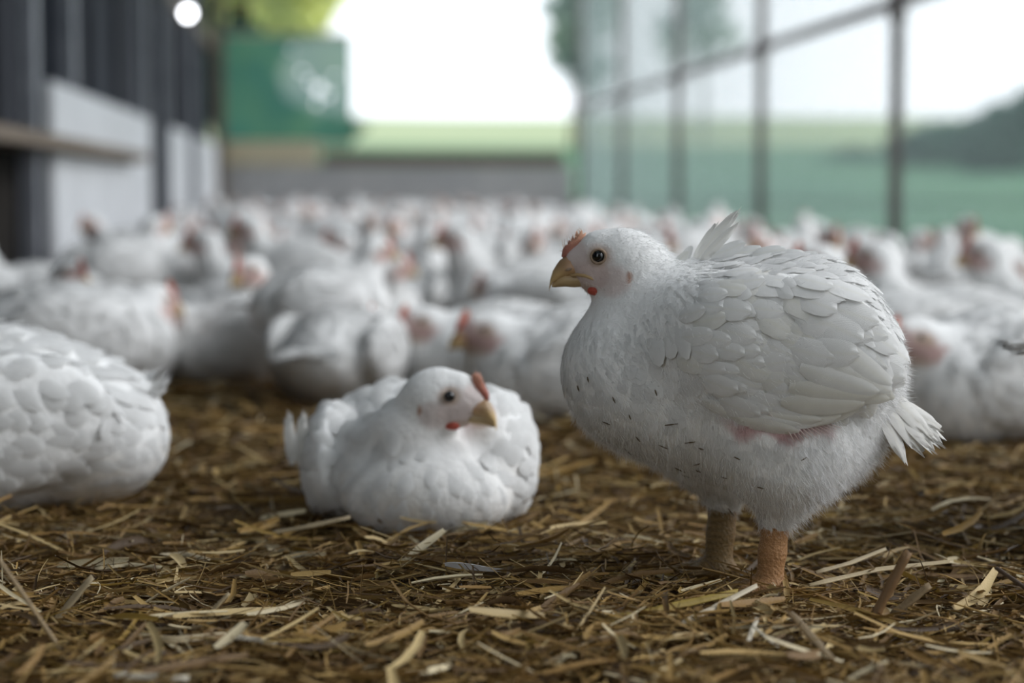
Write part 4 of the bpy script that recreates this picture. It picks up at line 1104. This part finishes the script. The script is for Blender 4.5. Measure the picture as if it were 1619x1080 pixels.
# --- birds told apart in the photo: (px, base py, pose, heading, scale, label)
named = [
    (-100, 842, 'cut_off', 184, 1.2, 'white chicken sitting at the left edge with only its rump in view'),
    (1990, 905, 'stand', 8, 1.0, 'white chicken cut off by the right edge with only a tail tip showing'),
    (135, 632, 'lie_low', 20, 1.15, 'big white chicken sitting behind the one cut off at the left edge'),
    (255, 612, 'lie_left', 235, 1.0, 'white chicken between the big sitting one and the bare straw at left'),
    (325, 606, 'lie_right', 300, 1.0, 'white chicken crouching left of the red-faced bird beside the bare straw'),
    (412, 622, 'lie_low', 202, 0.95, 'white chicken with a red face turned left at the bare straw'),
    (490, 632, 'stand', 15, 0.78, 'white chicken standing with dark underside behind the middle sitting bird'),
    (566, 646, 'lie_low', 70, 0.95, 'white chicken turned away, just behind the tail of the middle bird'),
    (752, 650, 'lie_low', 200, 1.0, 'white chicken with lowered pink face directly behind the middle sitting bird'),
    (915, 690, 'lie_low', 196, 1.06, 'white chicken with red wattle resting between the two nearest birds'),
    (1600, 720, 'lie_low', 222, 1.10, 'white chicken sitting at the right edge with red comb and wattle'),
    (1480, 628, 'lie_up', 200, 1.05, 'white chicken with brown-red face just right of the standing bird'),
    (1560, 618, 'lie_up', 190, 1.05, 'white chicken looking left above the sitting red-combed bird at right'),
    (1650, 612, 'lie_up', 178, 1.05, 'white chicken with rust-red face at the far right edge'),
    (30, 560, 'lie_up', 215, 1.1, 'white chicken at the left edge above the rump of the cut-off bird'),
    (205, 545, 'stand', 30, 0.85, 'white chicken standing with shaded underside below the white wall board'),
    (300, 540, 'lie_right', 10, 1.15, 'white chicken with rounded back left of the red-faced birds'),
    (395, 545, 'lie_up', 170, 1.05, 'white chicken with pink face turned left, second row behind the straw'),
    (470, 560, 'stand', 185, 0.85, 'white chicken standing tall with red comb, facing left in second row'),
    (580, 530, 'lie_low', 80, 1.2, 'white chicken with broad round rump in second row'),
    (690, 545, 'lie_up', 70, 1.05, 'white chicken turned away, right of the broad round rump'),
    (800, 548, 'lie_up', 190, 1.1, 'white chicken with red face left of the beak of the standing bird'),
    (860, 560, 'lie_low', 150, 1.0, 'white chicken just below the beak of the standing bird'),
]
taken = [(base[0], base[1], 0.2), (p2[0], p2[1], 0.2)]
pos = np.array([(ground(px_, py_) + np.array([0, 0.10 * sc, 0]))[:2] for (px_, py_, _, _, sc, _) in named])
fixed = np.array([(base[0], base[1]), (p2[0], p2[1])])
for _ in range(60):                                   # nudge apart so that no two birds share ground
    for i in range(len(pos)):
        for q in list(pos) + list(fixed):
            d = pos[i] - q; L_ = np.hypot(*d)
            if 1e-6 < L_ < 0.272 and i not in (0, 1, 9): pos[i] += d / L_ * (0.272 - L_) * 0.35
        if i > 1: pos[i][0] = max(pos[i][0], XL + 0.27)
for i, (px_, py_, key, hd, sc, lb) in enumerate(named):
    q = pos[i]; taken.append((q[0], q[1], 0.14))
    add_bird(key, (q[0], q[1]), face_rz(q, hd), sc, lb, 'white chickens of the flock')

# --- the packed flock behind
rf = np.random.default_rng(21)
cand = []
for _ in range(14000):
    Yc = 4.6 + (17.9 - 4.6) * rf.random(); Xc = rf.uniform(XL + 0.27, XR - 0.24)
    px_ = 530 + FPX * Xc / Yc
    if px_ < -130 or px_ > 1760: continue
    md = 0.305 if Yc < 8 else 0.36
    if all((Xc - a) ** 2 + (Yc - b) ** 2 > (0.5 * md + c) ** 2 if c > 0.145 else (Xc - a) ** 2 + (Yc - b) ** 2 > md * md for a, b, c in taken):
        taken.append((Xc, Yc, 0.14)); cand.append((Xc, Yc))
cand.sort(key=lambda c: c[1]); cand = cand[:274]
keys = ['lie_up', 'lie_low', 'lie_left', 'lie_right', 'stand', 'stand_turn', 'stand_peck']
wts = np.array([0.24, 0.17, 0.15, 0.15, 0.12, 0.11, 0.06])
LAND = ((165, 'in line with the white wall boards'), (330, 'below the dark end of the left wall'), (455, 'in line with the green cloth'), (620, 'below the left half of the bright opening'), (800, 'below the right half of the bright opening'),
        (960, "behind the standing chicken's head"), (1150, "behind the standing chicken's back"), (1330, 'left of the nearest netting post'), (1500, 'right of the nearest netting post'), (1640, 'at the right edge'))
ORD = ['nearest', 'second nearest', 'third nearest', 'fourth nearest', 'fifth nearest', 'sixth nearest', 'seventh nearest', 'eighth nearest', 'ninth nearest', 'tenth nearest', 'eleventh nearest', 'twelfth nearest']
rank = {}
for (Xc, Yc) in cand:
    key = keys[int(rf.choice(7, p=wts))]
    rz = rf.uniform(0, 2 * math.pi); sc = rf.uniform(0.88, 1.08)
    if min(Xc - XL, XR - Xc) < 0.36: rz = math.pi / 2 * (1 if rf.random() < 0.5 else -1) + rf.normal(0, 0.2)
    if key.startswith('stand'): sc *= 0.85
    px_ = 530 + FPX * Xc / Yc
    where = min(LAND, key=lambda l: abs(l[0] - px_))[1]
    how = 'sitting' if key.startswith('lie') else 'standing'
    k = rank.get((where, how), 0); rank[(where, how)] = k + 1
    if Yc < 7.5:
        add_bird(key, (Xc, Yc), rz, sc, '%s of the blurred %s chickens %s' % (ORD[min(k, 11)], how, where), 'packed flock of blurred chickens')
    else:
        o = obj('chicken', FAR[key]); o.location = (Xc, Yc, 0); o.rotation_euler = (0, 0, rz); o.scale = (sc,) * 3
        tag(o, 'tiny blurred %s chicken far back, %s' % (how, where), 'chicken', 'distant %s chickens %s' % (how, where))

# ================================================================== LITTER
rs = np.random.default_rng(44)
PAL = np.array([(0.215, 0.125, 0.038), (0.13, 0.072, 0.022), (0.30, 0.185, 0.056), (0.38, 0.255, 0.095), (0.075, 0.043, 0.017), (0.46, 0.345, 0.165), (0.60, 0.51, 0.33), (0.26, 0.165, 0.036)])
PW = np.array([0.22, 0.22, 0.17, 0.11, 0.14, 0.07, 0.03, 0.04]); PW /= PW.sum()
def spread_points(n, y0, y1, power, margin):
    """points on the floor seen by the camera and a little to each side"""
    u = rs.random(n); Yp = (y0 ** (1 - power) + u * (y1 ** (1 - power) - y0 ** (1 - power))) ** (1 / (1 - power))
    xl = -Yp * 0.175 - margin; xr = Yp * 0.365 + margin
    xl = np.maximum(xl, XL + 0.07); xr = np.minimum(xr, XR - 0.07)
    return xl + rs.random(n) * (xr - xl), Yp
def straw(n, y0, y1, power, lmin, lmax, wmin, wmax, zt, pitch, seg=3, margin=0.35, pale=1.0, roll=0.5):
    x, y = spread_points(n, y0, y1, power, margin)
    L = lmin + (lmax - lmin) * rs.random(n) ** 2.2; W = wmin + (wmax - wmin) * rs.random(n) ** 1.8
    a = rs.uniform(0, 2 * math.pi, n); p = rs.normal(0, pitch, n)
    D = np.stack([np.cos(a) * np.cos(p), np.sin(a) * np.cos(p), np.sin(p)], 1)
    side = np.stack([-np.sin(a), np.cos(a), 0 * a], 1); up = np.cross(D, side) * -1
    ro = rs.normal(0, roll, n)[:, None]; side2 = side * np.cos(ro) + up * np.sin(ro); up2 = np.cross(side2, D)
    z = mound(x, y) + rs.random(n) ** 1.2 * zt + np.abs(np.sin(p)) * L * 0.25
    P0 = np.stack([x, y, z], 1)
    bend = rs.normal(0, 0.10, (n, 1)); bend2 = rs.normal(0, 0.08, (n, 1))
    V = np.zeros((n, seg + 1, 3, 3))
    for i in range(seg + 1):
        u = i / seg - 0.5
        c = P0 + D * (L * u)[:, None] + side * bend * (L * 2 * (u * u))[:, None] + up * bend2 * (L * 2 * u * u)[:, None]
        w = (W * 0.5 * (1 - 0.35 * (2 * abs(u)) ** 3))[:, None]
        V[:, i, 0] = c - side2 * w; V[:, i, 1] = c + up2 * w * 0.55; V[:, i, 2] = c + side2 * w
    q = np.array([(i * 3 + j, (i + 1) * 3 + j, (i + 1) * 3 + j + 1, i * 3 + j + 1) for i in range(seg) for j in range(2)])
    F = ((np.arange(n) * (seg + 1) * 3)[:, None, None] + q[None]).reshape(-1, 4)
    pw = PW.copy(); pw[5:7] *= pale; pw /= pw.sum()
    c = PAL[rs.choice(len(PAL), n, p=pw)] * rs.uniform(0.75, 1.25, (n, 1))
    return V.reshape(-1, 3), F, np.repeat(c, (seg + 1) * 3, 0)
def litter(name, label, *sets):
    Vs, Fs, Cs, off = [], [], [], 0
    for V, F, c in sets: Vs.append(V); Fs.append(F + off); Cs.append(c); off += len(V)
    o = obj(name, mesh_np(name, np.vstack(Vs), np.vstack(Fs), M['straw'], np.vstack(Cs), smooth=False))
    return tag(o, label, 'straw', kind='stuff')
litter('straw_litter', 'brown and golden straw strewn over the floor of the run',
       straw(24000, 1.35, 3.2, 2.0, 0.02, 0.12, 0.0016, 0.0075, 0.024, 0.12),
       straw(2600, 1.35, 3.4, 2.0, 0.03, 0.11, 0.004, 0.0105, 0.034, 0.16, pale=3.0),
       straw(13000, 1.35, 2.8, 2.0, 0.012, 0.06, 0.0007, 0.0022, 0.032, 0.32),
       straw(15000, 2.6, 5.5, 1.5, 0.03, 0.13, 0.003, 0.009, 0.026, 0.14, pale=1.6),
       straw(4500, 5.0, 17.5, 1.3, 0.04, 0.12, 0.003, 0.008, 0.022, 0.10),
       straw(34000, 1.35, 2.9, 2.2, 0.004, 0.018, 0.0006, 0.0022, 0.018, 0.3, seg=1, pale=1.6))

# --- single stalks that stand out
def stalk(name, label, pts, w, col, thick=0.35, zs=None, n=8, split=False):
    """pts: picture points on the litter, zs: height of each above it"""
    zs = zs or [0.022] * len(pts)
    P = []
    b0 = ground(*pts[0], zs[0])
    for (px_, py_), z in zip(pts, zs):
        if z is None:
            P.append(at_y(px_, py_, b0[1]))
        else: P.append(ground(px_, py_, z))
    P = np.array(P); t = np.linspace(0, 1, 9)
    src = np.linspace(0, 1, len(P)); C3 = np.stack([np.interp(t, src, P[:, k]) for k in range(3)], 1)
    ln = np.linalg.norm(P[-1] - P[0]); o0 = C3[0].copy(); C3 = C3 - o0
    T = np.gradient(C3, axis=0); T /= np.linalg.norm(T, axis=1)[:, None]
    V, F = [], []
    for i in range(9):
        b = np.cross(T[i], np.array([0, -0.75, 0.66])); b /= np.linalg.norm(b); c = np.cross(b, T[i])
        ww = w * 0.5 * (0.82 + 0.25 * math.sin(i * 1.7) * 0.4) * (0.75 if i in (0, 8) else 1)
        for k in range(n):
            a = 2 * math.pi * k / n
            j = (0.12 * ln * 0.15 * math.sin(k * 2.4 + 1) if i in (0, 8) else 0) * (1 if i == 8 else -1)
            V.append(C3[i] + b * math.cos(a) * ww + c * math.sin(a) * ww * thick + T[i] * j)
    for i in range(8):
        for k in range(n): F.append((i * n + k, i * n + (k + 1) % n, (i + 1) * n + (k + 1) % n, (i + 1) * n + k))
    F.append(tuple(range(n))[::-1]); F.append(tuple(8 * n + k for k in range(n)))
    rr = 0.92 + 0.16 * np.sin(np.arange(len(V)) % n * 2.1)[:, None]
    o = obj(name, mesh_py(name, V, F, M['straw'], col=np.array(col)[None] * rr)); o.location = o0.tolist()
    return tag(o, label, 'straw', 'loose straw stalks in the foreground')
BR, GO, PA, WH, DK = (0.20, 0.115, 0.05), (0.34, 0.235, 0.055), (0.46, 0.37, 0.23), (0.66, 0.60, 0.48), (0.08, 0.05, 0.03)
U = 0.00056
stalk('straw_stalk', 'thick brown stalk sticking up right of the standing chicken', [(1374, 992), (1436, 872)], 20 * U, BR, 0.6, [0.012, None])
stalk('straw_stalk', 'split straw leaning beside the thick brown upright stalk', [(1408, 975), (1470, 925)], 17 * U, (0.27, 0.19, 0.10), 0.3, [0.015, None])
stalk('straw', 'long yellow-green straw blade in front of the chicken\'s feet', [(952, 982), (1050, 962), (1165, 936)], 17 * U, (0.33, 0.235, 0.05), 0.25, [0.026, 0.03, 0.038])
stalk('straw', 'grey-white straw blade crossing the long yellow one', [(1080, 985), (1140, 955), (1196, 926)], 12 * U, (0.52, 0.45, 0.33), 0.3, [0.03, 0.036, 0.045])
stalk('straw_stalk', 'pale flat stalk leaning upward at lower left', [(76, 995), (146, 912)], 15 * U, PA, 0.3, [0.012, None])
stalk('straw_stalk', 'long thin stalk rising out of the left edge', [(104, 1040), (40, 945), (-12, 870)], 8 * U, (0.34, 0.25, 0.14), 0.7, [0.02, None, None])
stalk('straw', 'wide golden flat straw near the lower left', [(205, 1006), (280, 1012), (356, 1003)], 15 * U, PA, 0.25, [0.025, 0.026, 0.025])
stalk('straw_chip', 'bright white chip right of the wide golden straw', [(370, 1007), (437, 1017)], 11 * U, WH, 0.3, [0.03, 0.03])
stalk('straw_chip', 'bright white chip at the bottom edge of the picture', [(180, 1068), (298, 1073)], 13 * U, WH, 0.3, [0.03, 0.03])
stalk('straw_chip', 'pale curled chip below the tail of the middle chicken', [(248, 880), (290, 876), (330, 886)], 14 * U, (0.5, 0.42, 0.28), 0.3)
stalk('straw_chip', 'pale thin chip left of the pale curled one', [(150, 899), (205, 893), (255, 897)], 10 * U, (0.54, 0.46, 0.3), 0.3)
stalk('straw_stalk', 'short pale stalk pointing up in the lower left foreground', [(320, 982), (362, 938)], 9 * U, PA, 0.5, [0.02, None])
stalk('twig', 'dark twig poking in from the right edge', [(1575, 898), (1600, 915), (1630, 936)], 9 * U, DK, 0.9, [0.05, 0.045, 0.04])
stalk('straw_stalk', 'golden stalk under the breast of the middle chicken', [(420, 845), (485, 833), (553, 818)], 10 * U * 1.2, PA, 0.4, [0.02, 0.03, 0.04])
stalk('straw', 'wide brown blade slanting below the near foot', [(1250, 968), (1315, 1042)], 17 * U, (0.24, 0.17, 0.09), 0.25, [0.035, 0.03])
stalk('straw_chip', 'white chip lying below the near foot', [(1197, 977), (1183, 1014)], 9 * U, WH, 0.35, [0.03, 0.03])
stalk('straw_chip', 'thin white chip crossing the brown blade below the foot', [(1190, 990), (1230, 1023)], 6 * U, WH, 0.5, [0.034, 0.034])
stalk('straw', 'long pale blade lying right of the near leg', [(1280, 925), (1390, 900), (1500, 888)], 10 * U * 1.1, (0.42, 0.33, 0.19), 0.3, [0.025, 0.03, 0.03])
stalk('straw_stalk', 'long straw on the litter at the right, behind the brown stalk', [(1290, 905), (1345, 890), (1400, 868)], 9 * U * 1.1, (0.45, 0.36, 0.22), 0.4, [0.025, 0.03, 0.035])
stalk('straw_stalk', 'slender curved straw in the lower middle', [(860, 1050), (930, 1015), (1005, 990)], 6 * U, (0.32, 0.23, 0.12), 0.6, [0.025, 0.03, 0.03])
# a loose white feather on the litter
q = ground(702, 893, 0.040)
fm = feather_template('fallen_feather', 0.05, 0.022, 0.12, 0.05, 0.2, 11, 7, fray=0.8, seed=77, tint=(0.70, 0.69, 0.70))
fo = obj('feather', fm); fo.location = q.tolist(); fo.rotation_euler = (math.radians(-28), 0, math.radians(-20))
tag(fo, 'loose white feather lying on the straw between the two nearest chickens', 'feather')
